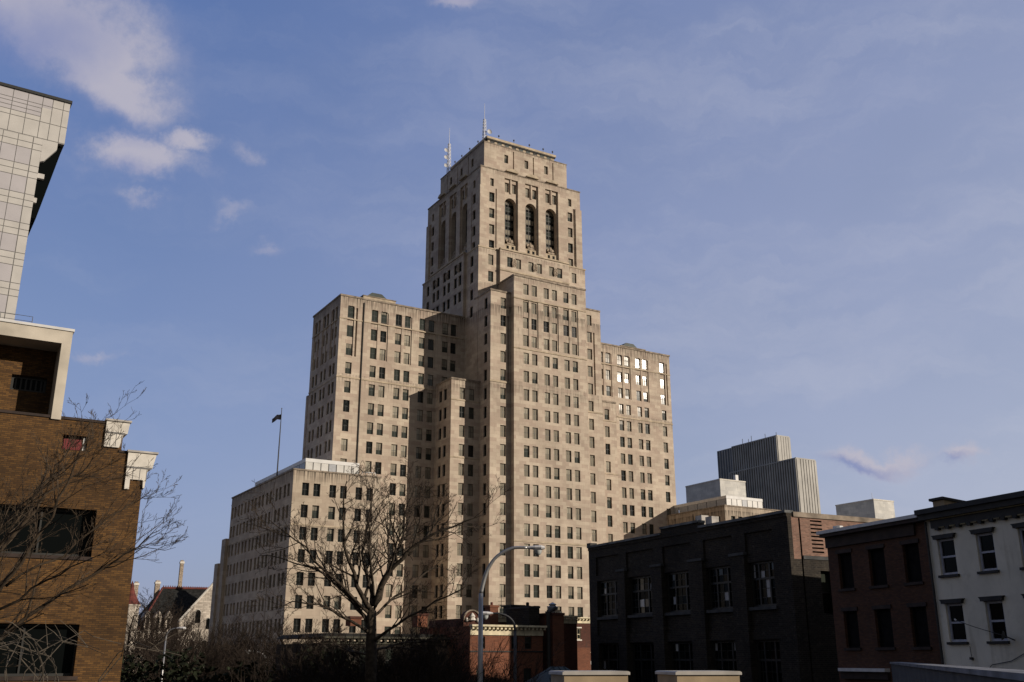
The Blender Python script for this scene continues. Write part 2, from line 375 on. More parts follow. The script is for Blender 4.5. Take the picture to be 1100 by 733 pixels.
# ------------------------------------------------------------------ mesh builder
class MB:
    def __init__(s):
        s.v, s.f, s.m, s.slots = [], [], [], []
    def mi(s, mat):
        if mat not in s.slots:
            s.slots.append(mat)
        return s.slots.index(mat)
    def face(s, pts, mat):
        i = len(s.v)
        s.v.extend([tuple(p) for p in pts])
        s.f.append(tuple(range(i, i + len(pts))))
        s.m.append(s.mi(mat))
    def box(s, x0, x1, y0, y1, z0, z1, mat, skip=''):
        p = [(x0, y0, z0), (x1, y0, z0), (x1, y1, z0), (x0, y1, z0), (x0, y0, z1), (x1, y0, z1), (x1, y1, z1), (x0, y1, z1)]
        for k, q in (('F', (0, 1, 5, 4)), ('R', (1, 2, 6, 5)), ('B', (2, 3, 7, 6)), ('L', (3, 0, 4, 7)), ('T', (4, 5, 6, 7)), ('D', (3, 2, 1, 0))):
            if k not in skip:
                s.face([p[j] for j in q], mat)
    def prism(s, poly, axis, a0, a1, mat, capmat=None):
        """poly: 2D points; axis 'x': (y,z) extruded in x; 'y': (x,z); 'z': (x,y)"""
        def P(q, a):
            return {'x': (a, q[0], q[1]), 'y': (q[0], a, q[1]), 'z': (q[0], q[1], a)}[axis]
        s.face([P(q, a0) for q in poly], capmat or mat)
        s.face([P(q, a1) for q in reversed(poly)], capmat or mat)
        n = len(poly)
        for i in range(n):
            a, b = poly[i], poly[(i + 1) % n]
            s.face([P(a, a0), P(a, a1), P(b, a1), P(b, a0)], mat)
    def tube(s, pts, rad, sides, mat, cap=True):
        pts = [Vector(p) for p in pts]
        n = len(pts)
        base = len(s.v)
        ref = Vector((0.31, 0.57, 0.76))
        for i, p in enumerate(pts):
            t = (pts[min(i + 1, n - 1)] - pts[max(i - 1, 0)])
            if t.length < 1e-9:
                t = Vector((0, 0, 1))
            t.normalize()
            a = t.cross(ref)
            if a.length < .05:
                a = t.cross(Vector((1, 0, 0)))
            a.normalize()
            b = t.cross(a)
            r = rad[i] if isinstance(rad, (list, tuple)) else rad
            for k in range(sides):
                an = 2 * pi * k / sides
                s.v.append(tuple(p + a * (cos(an) * r) + b * (sin(an) * r)))
        mi = s.mi(mat)
        for i in range(n - 1):
            for k in range(sides):
                k2 = (k + 1) % sides
                s.f.append((base + i * sides + k, base + i * sides + k2, base + (i + 1) * sides + k2, base + (i + 1) * sides + k))
                s.m.append(mi)
        if cap:
            s.f.append(tuple(base + k for k in reversed(range(sides)))); s.m.append(mi)
            s.f.append(tuple(base + (n - 1) * sides + k for k in range(sides))); s.m.append(mi)
    def lathe(s, c, prof, sides, mat):
        """prof: (radius, z) around a vertical axis through c"""
        base = len(s.v)
        for (r, z) in prof:
            for k in range(sides):
                an = 2 * pi * k / sides
                s.v.append((c[0] + r * cos(an), c[1] + r * sin(an), c[2] + z))
        mi = s.mi(mat)
        for i in range(len(prof) - 1):
            for k in range(sides):
                k2 = (k + 1) % sides
                s.f.append((base + i * sides + k, base + i * sides + k2, base + (i + 1) * sides + k2, base + (i + 1) * sides + k)); s.m.append(mi)
    def build(s, name, parent=None, off=(0, 0, 0), smooth=False):
        me = bpy.data.meshes.new(name)
        me.from_pydata([(x - off[0], y - off[1], z - off[2]) for x, y, z in s.v], [], s.f)
        for mt in s.slots:
            me.materials.append(MATS[mt])
        me.polygons.foreach_set('material_index', s.m)
        if smooth:
            me.polygons.foreach_set('use_smooth', [True] * len(s.f))
        me.update()
        o = bpy.data.objects.new(name, me)
        COL.objects.link(o)
        if parent is not None:
            o.parent = parent
        return o

def tag(o, label=None, cat=None, group=None, kind=None):
    if label: o['label'] = label
    if cat: o['category'] = cat
    if group: o['group'] = group
    if kind: o['kind'] = kind
    return o

class Thing:
    """an Empty at the base of a thing, in a frame turned to azimuth az (x = along az, y = 90 degrees to its left)"""
    def __init__(s, name, label, cat, az=90., u=0., v=0., z=0., group=None):
        s.az = az
        a = radians(az)
        s.A = Vector((sin(a), cos(a), 0)); s.B = Vector((-cos(a), sin(a), 0))
        s.off = (u, v, z)
        e = bpy.data.objects.new(name, None)
        e.empty_display_size = .5
        COL.objects.link(e)
        e.location = s.A * u + s.B * v + Vector((0, 0, z))
        e.rotation_euler = (0, 0, radians(90 - az))
        tag(e, label, cat, group)
        s.e = e
        s.wins = []
    def part(s, name, mb, parent=None, smooth=False, label=None):
        o = mb.build(name, parent or s.e, s.off, smooth)
        if label: o['label'] = label
        return o
    def world(s, x, y, z):
        return s.A * x + s.B * y + Vector((0, 0, z))

# ------------------------------------------------------------------ facades as stepped relief
def facade(mb, side, plane, u0, u1, z0, z1, items, mat, wins=None):
    """side F (-y) L (-x) B (+y) R (+x). items: (ua,ub,za,zb,depth,material or 'w:style')"""
    us = sorted(set([u0, u1] + [min(max(i[k], u0), u1) for i in items for k in (0, 1)]))
    zs = sorted(set([z0, z1] + [min(max(i[k], z0), z1) for i in items for k in (2, 3)]))
    nu, nz = len(us) - 1, len(zs) - 1
    D = [[0.] * nz for _ in range(nu)]
    M = [[mat] * nz for _ in range(nu)]
    for it in items:
        ua, ub, za, zb, d, mm = it[:6]
        for i in range(nu):
            if us[i] >= ua - 1e-6 and us[i + 1] <= ub + 1e-6:
                for j in range(nz):
                    if zs[j] >= za - 1e-6 and zs[j + 1] <= zb + 1e-6:
                        D[i][j] = d
                        M[i][j] = None if str(mm).startswith('w:') else (mm or mat)
        if str(mm).startswith('w:') and wins is not None:
            wins.append((side, plane, ua, ub, za, zb, d, mm[2:]))
    def P(u, z, d):
        if side == 'F': return (u, plane + d, z)
        if side == 'B': return (u, plane - d, z)
        if side == 'L': return (plane + d, u, z)
        return (plane - d, u, z)
    for i in range(nu):
        j = 0
        while j < nz:
            if M[i][j] is None:
                j += 1; continue
            k = j
            while k + 1 < nz and M[i][k + 1] == M[i][j] and D[i][k + 1] == D[i][j]:
                k += 1
            d = D[i][j]
            mb.face([P(us[i], zs[j], d), P(us[i + 1], zs[j], d), P(us[i + 1], zs[k + 1], d), P(us[i], zs[k + 1], d)], M[i][j])
            j = k + 1
    for i in range(nu + 1):
        for j in range(nz):
            a = D[i - 1][j] if i > 0 else 0.
            b = D[i][j] if i < nu else 0.
            if abs(a - b) > 1e-6:
                mb.face([P(us[i], zs[j], a), P(us[i], zs[j], b), P(us[i], zs[j + 1], b), P(us[i], zs[j + 1], a)], mat)
    for i in range(nu):
        for j in range(nz + 1):
            a = D[i][j - 1] if j > 0 else 0.
            b = D[i][j] if j < nz else 0.
            if abs(a - b) > 1e-6:
                mb.face([P(us[i], zs[j], a), P(us[i], zs[j], b), P(us[i + 1], zs[j], b), P(us[i + 1], zs[j], a)], mat)

def volume(mb, x0, x1, y0, y1, z0, z1, mat, roof='roof_grey', F=(), L=(), R=(), wins=None, sides='FLRB', top=True):
    if 'F' in sides: facade(mb, 'F', y0, x0, x1, z0, z1, list(F), mat, wins)
    if 'B' in sides: facade(mb, 'B', y1, x0, x1, z0, z1, [], mat, wins)
    if 'L' in sides: facade(mb, 'L', x0, y0, y1, z0, z1, list(L), mat, wins)
    if 'R' in sides: facade(mb, 'R', x1, y0, y1, z0, z1, list(R), mat, wins)
    if top: mb.face([(x0, y0, z1), (x1, y0, z1), (x1, y1, z1), (x0, y1, z1)], roof)

def coping(mb, x0, x1, y0, y1, z, h, out, mat, w=.6):
    """a ring of coping stones round a flat roof, proud of the wall on all sides"""
    mb.box(x0 - out, x1 + out, y0 - out, y0 + w, z, z + h, mat)
    mb.box(x0 - out, x1 + out, y1 - w, y1 + out, z, z + h, mat)
    mb.box(x0 - out, x0 + w, y0 + w, y1 - w, z, z + h, mat)
    mb.box(x1 - w, x1 + out, y0 + w, y1 - w, z, z + h, mat)

# ------------------------------------------------------------------ window panes
def pane_mb(w, h, style, rnd):
    """a window filling an opening w x h, looking along -y, centred on its own origin"""
    mb = MB()
    lean = {'office': -.03, 'dim': -.03, 'blind': -.03, 'wing': .025}.get(style, 0.)      # sash tilt, set to put the sun's glints on the right wing
    x0, x1, z0, z1 = -w / 2, w / 2, -h / 2, h / 2
    def frame(fw, mat, rails, mulls, proud=.05, rail_w=None):
        rw = rail_w or fw
        mb.box(x0, x0 + fw, -proud, .03, z0, z1, mat); mb.box(x1 - fw, x1, -proud, .03, z0, z1, mat)
        mb.box(x0 + fw, x1 - fw, -proud, .03, z1 - fw, z1, mat); mb.box(x0 + fw, x1 - fw, -proud, .03, z0, z0 + fw, mat)
        for r in rails:
            z = z0 + h * r
            mb.box(x0 + fw, x1 - fw, -proud * .8, .03, z - rw / 2, z + rw / 2, mat)
        for q in mulls:
            x = x0 + w * q
            mb.box(x - rw / 2, x + rw / 2, -proud * .9, .028, z0 + fw, z1 - fw, mat)
    def sheet(za, zb, mat):
        t = rnd.uniform(-.010, .010) + lean; s_ = rnd.uniform(-.007, .007)
        mb.face([(x0, .01 - s_ * w / 2 + t * 0, za), (x1, .01 + s_ * w / 2, za), (x1, .01 + s_ * w / 2 + t * (zb - za), zb), (x0, .01 - s_ * w / 2 + t * (zb - za), zb)], mat)
    mid = .5
    dim, down, side = style == 'dim', style == 'blind', style == 'side'
    if style in ('wing', 'dim', 'blind'): style = 'office'
    if style == 'side': style = 'open'  # side faces get black glass: their shade and lost reflections put into colour
    if style in ('office', 'shade', 'open'):
        frame(.075, 'frame_dark', (mid,), (.5,), .04, .05)
        zc = z0 + h * rnd.choice((.5, .5, .3, .4, .62, .75))
        if style == 'open':
            mats = ('glass_black', 'glass_black')
        elif style == 'office':
            k = rnd.random() * (.74 if down else 1.0 if not dim else .5) + (.5 if dim else 0)
            mats = ('glass_blind', 'glass_blind') if k < .42 else ('glass_blind_pale', 'glass_blind') if k < .66 else ('glass_blind', 'glass_green') if k < .82 else ('glass_green', 'glass_green') if k < .93 else ('glass_dark', 'glass_dark')
        else:
            k = rnd.random()
            mats = ('glass_dark', 'glass_dark') if k < .8 else ('glass_green', 'glass_dark') if k < .95 else ('glass_blind', 'glass_green')
        sheet(zc, z1, mats[0]); sheet(z0, zc, mats[1])
    elif style == 'tall':       # the arched tower windows: metal spandrels between glazed floors
        frame(.12, 'frame_dark', [i / 14 for i in range(1, 14)], (.25, .5, .75), .06, .07)
        n = 7
        for i in range(n):
            za, zb = z0 + h * i / n, z0 + h * (i + 1) / n
            sheet(za, za + (zb - za) * .38, 'glass_black'); sheet(za + (zb - za) * .38, zb, 'glass_green' if i in (0, 3, 5) else 'glass_blind')
    elif style == 'loft':       # warehouse: three lights, small panes
        frame(.14, 'frame_dark', (.62,), (.3, .7), .08, .13)
        cols = [(x0, x0 + w * .3), (x0 + w * .3, x0 + w * .7), (x0 + w * .7, x1)]
        for (a, b) in cols:
            for i in range(5):
                za, zb = z0 + h * i / 5, z0 + h * (i + 1) / 5
                nn = 2
                for q in range(nn):
                    xa, xb = a + (b - a) * q / nn, a + (b - a) * (q + 1) / nn
                    k = rnd.random()
                    t = rnd.uniform(-.06, .06)
                    mat = 'glass_black' if k < .72 else 'glass_dark' if k < .9 else 'grey_panel' if k < .97 else 'white_panel'
                    mb.face([(xa, .015, za), (xb, .015 + t, za), (xb, .015 + t, zb), (xa, .015, zb)], mat)
                    mb.box(xa - .015, xa + .015, -.02, .02, za, zb, 'frame_dark')
                mb.box(a, b, -.02, .02, za - .015, za + .015, 'frame_dark')
    elif style == 'sash':       # white house double-hung with pale frames
        frame(.11, 'frame_lilac', (.5,), (), .06, .09)
        sheet(z0 + h * .5, z1, 'glass_black'); sheet(z0, z0 + h * .5, 'glass_black')
    elif style == 'town':
        frame(.06, 'frame_dark', (.5,), (), .05, .06)
        sheet(z0 + h * .5, z1, 'glass_green'); sheet(z0, z0 + h * .5, 'glass_dark')
    elif style == 'townwhite':
        frame(.07, 'cream_trim', (.45,), (), .05, .06)
        sheet(z0 + h * .45, z1, 'glass_dark'); sheet(z0, z0 + h * .45, 'glass_dark')
    elif style == 'board':
        frame(.09, 'board_black', (), (), .05, .06)
        mb.face([(x0, .01, z0), (x1, .01, z0), (x1, .01, z1), (x0, .01, z1)], 'board_black')
    elif style == 'strip':      # broad dark office openings
        frame(.12, 'frame_dark', (), [i / 7 for i in range(1, 7)], .06, .08)
        for i in range(7):
            a, b = x0 + w * i / 7, x0 + w * (i + 1) / 7
            t = rnd.uniform(-.03, .03)
            mb.face([(a, .01, z0), (b, .01 + t, z0), (b, .01 + t, z1), (a, .01, z1)], 'glass_black')
    elif style == 'dark':
        frame(.08, 'frame_dark', (), (), .04)
        sheet(z0, z1, 'glass_black')
    return mb

PANES = {}
RND = random.Random(5)
ROT = {'F': 0, 'L': -pi / 2, 'R': pi / 2, 'B': pi}
def place(rec, off):
    side, plane, ua, ub, za, zb, d, style = rec
    u, z = (ua + ub) / 2, (za + zb) / 2
    if side == 'F': p = (u, plane + d, z)
    elif side == 'B': p = (u, plane - d, z)
    elif side == 'L': p = (plane + d, u, z)
    else: p = (plane - d, u, z)
    return Matrix.Translation((p[0] - off[0], p[1] - off[1], p[2] - off[2])) @ Matrix.Rotation(ROT[side], 4, 'Z')

def pane_obj(T, rec, name='window'):
    w, h, style = round(rec[3] - rec[2], 2), round(rec[5] - rec[4], 2), rec[7]
    key = (w, h, style, RND.randrange(8))
    if key not in PANES:
        mb = pane_mb(w, h, style, RND)
        o = mb.build(name, T.e)
        PANES[key] = o.data
    else:
        o = bpy.data.objects.new(name, PANES[key])
        COL.objects.link(o)
        o.parent = T.e
    m = place(rec, T.off)
    o.location = m.translation
    o.rotation_euler = m.to_euler()
    return o

def windows(T, recs, limit=100):
    """the largest in view as parts of their own, the rest (beyond a hundred) as one part"""
    th = radians(17.646)
    def size(rec):
        side, plane, ua, ub, za, zb, d, style = rec
        m = place(rec, T.off)
        p = T.e.matrix_basis @ m.translation
        n = (T.e.matrix_basis.to_3x3() @ m.to_3x3()) @ Vector((0, -1, 0))
        to = Vector((0, 0, EYE)) - p
        dist = to.length
        cosv = n.dot(to) / dist
        fw = p.y * cos(th) + (p.z - EYE) * sin(th)
        if fw <= 0 or cosv <= 0: return 0
        px = abs(p.x / fw) * 1072
        py = 366.5 - 1072 * (-p.y * sin(th) + (p.z - EYE) * cos(th)) / fw
        if px > 560 or py < -10 or py > 733: return 0
        hide = .3 if (py > 655 or (p.x / fw * 1072 > 90 and py > 585 and p.y > 100)) else 1
        return (ub - ua) * (zb - za) * cosv / dist ** 2 * hide
    T.e.matrix_basis = Matrix.Translation(T.e.location) @ T.e.rotation_euler.to_matrix().to_4x4()
    recs = sorted(recs, key=size, reverse=True)
    for rec in recs[:limit]:
        pane_obj(T, rec)
    if len(recs) > limit:
        big = MB()
        for rec in recs[limit:]:
            w, h = round(rec[3] - rec[2], 2), round(rec[5] - rec[4], 2)
            mb = pane_mb(w, h, rec[7], RND)
            m = place(rec, (0, 0, 0))
            b0 = len(big.v)
            big.v.extend(tuple(m @ Vector(q)) for q in mb.v)
            big.f.extend(tuple(i + b0 for i in f) for f in mb.f)
            mp = [big.mi(s_) for s_ in mb.slots]
            big.m.extend(mp[i] for i in mb.m)
        o = T.part('window', big)
        o['kind'] = 'stuff'
        o['label'] = 'remaining small windows'

# ------------------------------------------------------------------ ground
def sheet(name, pts, z, mat, kind='structure'):
    mb = MB(); mb.face([(x, y, z) for x, y in pts], mat)
    return tag(mb.build(name), kind=kind)
mb = MB()
nseg = 48
for i in range(nseg):
    a, b = 2 * pi * i / nseg, 2 * pi * (i + 1) / nseg
    mb.face([(0, 0, 0), (3500 * cos(a), 3500 * sin(a), 0), (3500 * cos(b), 3500 * sin(b), 0)], 'ground_soil')
tag(mb.build('ground'), kind='structure')

def strip(name, p, q, w, z, mat):
    p, q = Vector(p), Vector(q)
    d = (q - p).normalized(); n = Vector((-d.y, d.x)) * (w / 2)
    return sheet(name, [tuple(p - n), tuple(q - n), tuple(q + n), tuple(p + n)], z, mat)
# street running away between the rows, and a cross street below the deck
strip('road', (17.5, 20), (-66, 205), 12, .02, 'asphalt')
strip('road', (-60, 34), (16, 30), 10, .024, 'asphalt')
mb = MB()
for (px, py, qx, qy) in ((12.2, 32, -72, 204), (24, 40, -58, 208)):
    p, q = Vector((px, py)), Vector((qx, qy)); d = (q - p).normalized(); n = Vector((-d.y, d.x))
    a, b, c, e = p - n * 1.2, q - n * 1.2, q + n * 1.2, p + n * 1.2
    top = [(v.x, v.y, .15) for v in (a, b, c, e)]
    mb.face(top, 'pavement')
    for i in range(4):
        v, w_ = top[i], top[(i + 1) % 4]
        mb.face([(v[0], v[1], 0), (w_[0], w_[1], 0), w_, v], 'pavement')
tag(mb.build('pavement'), kind='structure')
mb = MB()
for i in range(40):
    p = Vector((17.5, 20)) + (Vector((-66, 205)) - Vector((17.5, 20))) * (i / 40.)
    d = (Vector((-66, 205)) - Vector((17.5, 20))).normalized(); n = Vector((-d.y, d.x)) * .07
    q = p + d * 2.2
    mb.face([(*(p - n), .03), (*(q - n), .03), (*(q + n), .03), (*(p + n), .03)], 'road_paint')
tag(mb.build('road_markings'), kind='structure')

# ------------------------------------------------------------------ the limestone skyscraper
def skyscraper():
    T = Thing('office_skyscraper', 'tallest building, a stepped limestone skyscraper with broad wings and three tall arched tower windows', 'skyscraper', 59.4, 107.0, 185.3)
    ox, oy = 107.0, 185.3
    W = []                       # window records in frame coordinates
    def top(k): return 18.28 + 3.813 * k
    H = 2.35
    dW = .29
    def shift(items, side):      # local -> frame coordinates
        o = oy if side in 'LR' else ox
        return [(a + o, b + o, c, d, e, f) for (a, b, c, d, e, f) in items]
    def vol(mb, x0, x1, y0, y1, z0, z1, mat='limestone', F=(), L=(), R=(), sides='FLRB', roof='roof_grey'):
        volume(mb, x0 + ox, x1 + ox, y0 + oy, y1 + oy, z0, z1, mat, roof, shift(F, 'F'), shift(L, 'L'), shift(R, 'R'), W, sides)
    def bx(mb, x0, x1, y0, y1, z0, z1, mat='limestone_trim'):
        mb.box(x0 + ox, x1 + ox, y0 + oy, y1 + oy, z0, z1, mat)
    def cop(mb, x0, x1, y0, y1, z, h=.35, out=.14, mat='limestone_coping'):
        coping(mb, x0 + ox, x1 + ox, y0 + oy, y1 + oy, z, h, out, mat)
    def win(c, w, zt, h=H, d=dW, style='office'):
        return (c - w / 2, c + w / 2, zt - h, zt, d, 'w:' + style)
    def column(c, w, ks, style='office', d=dW, h=H):
        return [win(c, w, top(k), h, d, style) for k in ks]
    def pair_panel(c1, c2, w, ks, d=.17):
        """a recessed strip over several floors holding a pair of windows and a slim pier between them"""
        za, zb = top(min(ks)) - H - .15, top(max(ks)) + .05
        l, r = c1 - w / 2 - .12, c2 + w / 2 + .28
        m = (c1 + c2) / 2
        return [(l, r, za, zb, d, None), (m - .3, m + .3, za, zb, .06, None)]
    low = range(-4, 13)
    # --- slab in front of the tower: central panel between two lower piers
    mb = MB()
    F = []
    for c1, c2 in ((-6.0, -3.98), (-1.03, 1.0), (3.9, 5.98)):
        F += pair_panel(c1, c2, 1.3, (13, 14, 15))
        for c in (c1, c2):
            for k in range(-4, 17):
                st = 'open' if (k, c) in ((14, -3.98), (14, -1.03), (14, 3.9), (14, 5.98)) else 'blind' if k > 3 else 'dim'
                dd = dW + (.12 if k in (13, 14, 15) else 0)
                F.append(win(c, 1.3, top(k) - (.35 if k > 14 else 0), H, dd, st))
    vol(mb, -8.9, 8.9, -20.2, -12.0, 0, 80.3, F=F)
    # the side of the central panel above the piers
    T.part('central_slab', mb)
    mb = MB()
    for sg in (-1, 1):
        x0, x1 = (-13.6, -8.9) if sg < 0 else (8.9, 13.6)
        c = 10.65 * sg
        F = [(c + .95, c + 1.35, top(11) - 2.4, top(14), .3, None)]
        for k in range(-4, 16):
            F.append(win(c, 1.28, top(k), H, dW, 'open' if (sg < 0 and k == 14) else 'blind' if k > 3 else 'dim'))
        Lw = column(-16.9, 1.2, range(-4, 16), 'side') if sg < 0 else []
        Lw += [(-13.6, -12.6, 60, 74, .25, None)] if sg < 0 else []
        vol(mb, x0, x1, -18.9, -12.0, 0, 76.6, F=F, L=Lw)
    T.part('slab_pier', mb)
    mb = MB()
    cop(mb, -8.9, 8.9, -20.2, -12.0, 80.3); T.part('coping', mb)
    for x0, x1 in ((-13.6, -8.95), (8.95, 13.6)):
        mb = MB(); bx(mb, x0 - .14, x1, -19.04, -12.0, 76.6, 76.95, 'limestone_coping'); T.part('coping', mb)
    for (x0, x1, y0, z0, z1) in ((-13.7, -8.95, -19.02, 57.4, 57.75), (8.95, 13.7, -19.02, 53.9, 54.2), (-8.98, 8.98, -20.32, 64.7, 64.95), (-8.98, 8.98, -20.32, 75.4, 75.65), (-8.98, 8.98, -20.3, 26.2, 26.5)):
        mb = MB(); bx(mb, x0, x1, y0, y0 + .4, z0, z1); T.part('string_course', mb)
    # --- stepped blocks beside the slab
    mb = MB()
    for sg in (-1, 1):
        x0, x1 = (-20.1, -13.6) if sg < 0 else (13.6, 20.1)
        F = column(16.6 * sg - 1.02, 1.25, range(-4, 11)) + column(16.6 * sg + 1.05, 1.25, range(-4, 11))
        Lw = (column(-12.2, 1.2, range(-4, 11), 'side') + column(-10.1, 1.2, range(-4, 11), 'side')) if sg < 0 else []
        vol(mb, x0, x1, -14.8, -7.0, 0, 57.9, F=F, L=Lw)
        bx(mb, x0 - .1, x1 + .05, -14.95, -7.0, 57.9, 58.25, 'limestone_coping')
        bx(mb, x0 - .06, x1 + .03, -14.9, -14.3, 53.7, 53.9); bx(mb, x0 - .06, x1 + .03, -14.9, -14.3, 42.2, 42.4)
    T.part('stepped_block', mb)
    # --- broad wings
    cols = (39.2, (34.1, 32.05), (28.85, 26.8), (23.5, 21.4), (18.2, 16.3))
    for sg in (-1, 1):
        mb = MB()
        F = []
        for c in cols:
            cc = sorted(sg * q for q in c) if isinstance(c, tuple) else [sg * c]
            if len(cc) == 2:
                F += pair_panel(cc[0], cc[1], 1.3, (12, 13, 14))
            else:
                F += [(cc[0] - .72, cc[0] + .72, top(12) - 2.5, top(14) + .05, .2, None), (cc[0] + 1.05, cc[0] + 1.45, top(12) - 2.5, top(14), .32, None)]
            for q in cc:
                for k in range(-4, 15):
                    F.append(win(q, 1.3, top(k) + (.1 if k == 14 else 0), H, dW + (.12 if k in (12, 13, 14) and len(cc) == 2 else .0), 'wing' if sg > 0 else 'dim'))
                F.append(win(q, 1.25, 71.9, 2.3, .29, 'wing' if sg > 0 else 'dim'))
        Lw = []
        if sg < 0:
            for c in (-4.9, 0, 4.9):
                Lw += pair_panel(c - .95, c + .95, 1.15, (12, 13, 14))
                for q in (c - .95, c + .95):
                    Lw += column(q, 1.15, range(-4, 12), 'side')
                    Lw += [win(q, 1.15, top(k), H, .5, 'side') for k in (12, 13, 14)]
                    Lw.append(win(q, 1.1, 71.9, 2.3, .38, 'side'))
        x0, x1 = (-41.5, -13.0) if sg < 0 else (13.0, 41.5)
        vol(mb, x0, x1, -7.9, 7.9, 0, 73.7, F=F, L=Lw)
        w = T.part('wing', mb)
        mb = MB()
        cop(mb, x0, x1, -7.9, 7.9, 73.7)
        T.part('coping', mb, w)
        mb = MB()
        bx(mb, x0 - .08, x1 + .08, -8.0, -7.4, 69.0, 69.2); bx(mb, x0 - .08, x1 + .08, -8.0, -7.4, 57.0, 57.3); bx(mb, x0 - .08, x0 + .3, -7.4, 7.9, 57.0, 57.3); bx(mb, x0 - .08, x0 + .3, -7.4, 7.9, 69.0, 69.2)
        T.part('string_course', mb, w)
        # lower shoulder set at the far end of the wing
        mb = MB()
        s0 = x0 if sg < 0 else x1
        vol(mb, *( (x0 + .4, x0 + 9) if sg < 0 else (x1 - 9, x1 - .4)), 7.9, 8.9, 0, 66.5, sides='FLRB')
        if sg < 0:
            vol(mb, x0 + .2, x0 + 9, 8.9, 10.0, 0, 57.0)
        T.part('shoulder', mb, w)
        # penthouse for the lifts, with a low green roof
        mb = MB()
        px = -35.4 if sg < 0 else 29.9
        bx(mb, px, px + 7.2, -4.4, 3.4, 73.7, 75.5 if sg > 0 else 75.9, 'limestone_trim')
        zz = 75.5 if sg > 0 else 75.9
        bx(mb, px - .12, px + 7.32, -4.5, 3.5, zz, zz + .18, 'limestone_coping')
        q0, q1 = px + 1.1 + ox, px + 5.6 + ox
        zz += .18
        mb.prism([(q0, zz + .25), (q0 + 1.1, zz + 1.15), (q1 - 1.2, zz + 1.15), (q1, zz + .25)], 'y', oy - 3.6, oy + 2.6, 'copper_green')
        bx(mb, px + 1.6, px + 5.1, -3.2, 2.2, zz, zz + .27, 'white_paint')
        T.part('penthouse', mb, w)
        mb = MB()
        xx = -36.55 if sg < 0 else 14.4
        mb.tube([(xx + ox, -8.02 + oy, 0), (xx + ox, -8.02 + oy, 73.0)], .13, 6, 'pipe_dark')
        if sg < 0: T.part('downpipe', mb, w)
    # --- the tower
    AR = (-5.3, 0., 5.3)
    def tower_lower(side):
        cs = (10.65, -10.65)
        it = []
        for c in cs:
            for zt in (86.95, 83.15, 79.3, 75.5):
                it.append(win(c, 1.25, zt, H, dW, 'office' if side == 'F' else 'side'))
        for a in AR:
            for q in (-1.05, 1.05):
                it.append(win(a + q, 1.35, 86.95, 2.25, dW, 'office' if side == 'F' else 'side'))
                it.append(win(a + q, 1.25, 83.9, 2.35, dW, 'office' if side == 'F' else 'side'))
                it.append(win(a + q, 1.25, 80.1, 2.35, dW, 'office' if side == 'F' else 'side'))
                it.append(win(a + q, 1.25, 76.3, 2.35, dW, 'office' if side == 'F' else 'side'))
        return it
    mb = MB()
    vol(mb, -13.65, 13.65, -13.55, 13.55, 0, 88.2, F=[i for i in tower_lower('F') if i[2] > 79.0 and abs(i[0] + i[1]) / 2 > 9], L=tower_lower('L'))
    bayF = [i for i in tower_lower('F') if i[2] > 83 and abs(i[0] + i[1]) / 2 < 9]
    vol(mb, -8.75, 8.75, -14.25, -13.0, 70, 88.4, F=bayF, sides='FLR')
    facade(mb, 'L', -14.25 + ox, -8.0 + oy, 8.0 + oy, 73.5, 88.4, [(a + oy, b + oy, c, d, e, f) for a, b, c, d, e, f in tower_lower('L') if abs(a + b) / 2 < 9 and c > 74], 'limestone', W)
    for y in (-8.0, 8.0):
        bx(mb, -14.25, -13.6, min(y, y * .999), max(y, y * .999) + .002, 73.5, 88.4, 'limestone')
    mb.face([(-14.25 + ox, -8 + oy, 88.4), (-13.6 + ox, -8 + oy, 88.4), (-13.6 + ox, 8 + oy, 88.4), (-14.25 + ox, 8 + oy, 88.4)], 'limestone_trim')
    tl = T.part('tower_base', mb)
    mb = MB()     # carved ornaments between the frieze windows, and the string courses
    for a in AR:
        for side in 'FL':
            for k in range(3):
                zc, rr = 85.8, .52
                pts = []
                for q in range(13):
                    an = 2 * pi * q / 12
                    r_ = rr * (1.15 if k == 0 else .8 if k == 1 else .45)
                    if side == 'F': pts.append((a + ox + r_ * .8 * cos(an), -14.27 + oy, zc + 1.5 * r_ * sin(an)))
                    else: pts.append((-14.27 + ox, a + oy + r_ * .8 * cos(an), zc + 1.5 * r_ * sin(an)))
                mb.tube(pts, .09, 4, 'carved_stone')
    cop(mb, -13.65, 13.65, -13.55, 13.55, 88.2, .3, .12, 'limestone_trim')
    bx(mb, -8.85, 8.85, -14.45, -13.7, 88.4, 88.75); bx(mb, -14.45, -13.7, -8.1, 8.1, 88.4, 88.75)
    bx(mb, -8.85, 8.85, -14.4, -14.0, 83.6, 83.95)
    T.part('frieze', mb, tl)
    # shaft with three tall arches on each face
    S = 13.05
    def shaft_items(side):
        st = 'office' if side == 'F' else 'side'
        it = []
        for a in AR:
            it.append((a - 1.72, a + 1.72, 88.9, 106.2, .4, None))
            it.append((a - 1.45, a + 1.45, 89.2, 101.75, 1.5, 'w:tall'))
            it.append((a - .16, a + .16, 102.8, 106.2, .15, None))
            for q in (-.92, .92):
                it.append(win(a + q, 1.05, 105.35, 2.3, .75, st))
        for c in (-10.2, 10.2):
            for zt in (101.85, 98.05, 94.25, 90.55):
                it.append(win(c, 1.3, zt, 2.25, .4, st))
            it.append(win(c, .9, 105.25, 1.85, .4, st))
            it.append((c + .9, c + 1.2, 89, 103, .22, None))
        return it
    mb = MB()
    vol(mb, -S, S, -S, S, 88.0, 107.5, F=shaft_items('F'), L=shaft_items('L'))
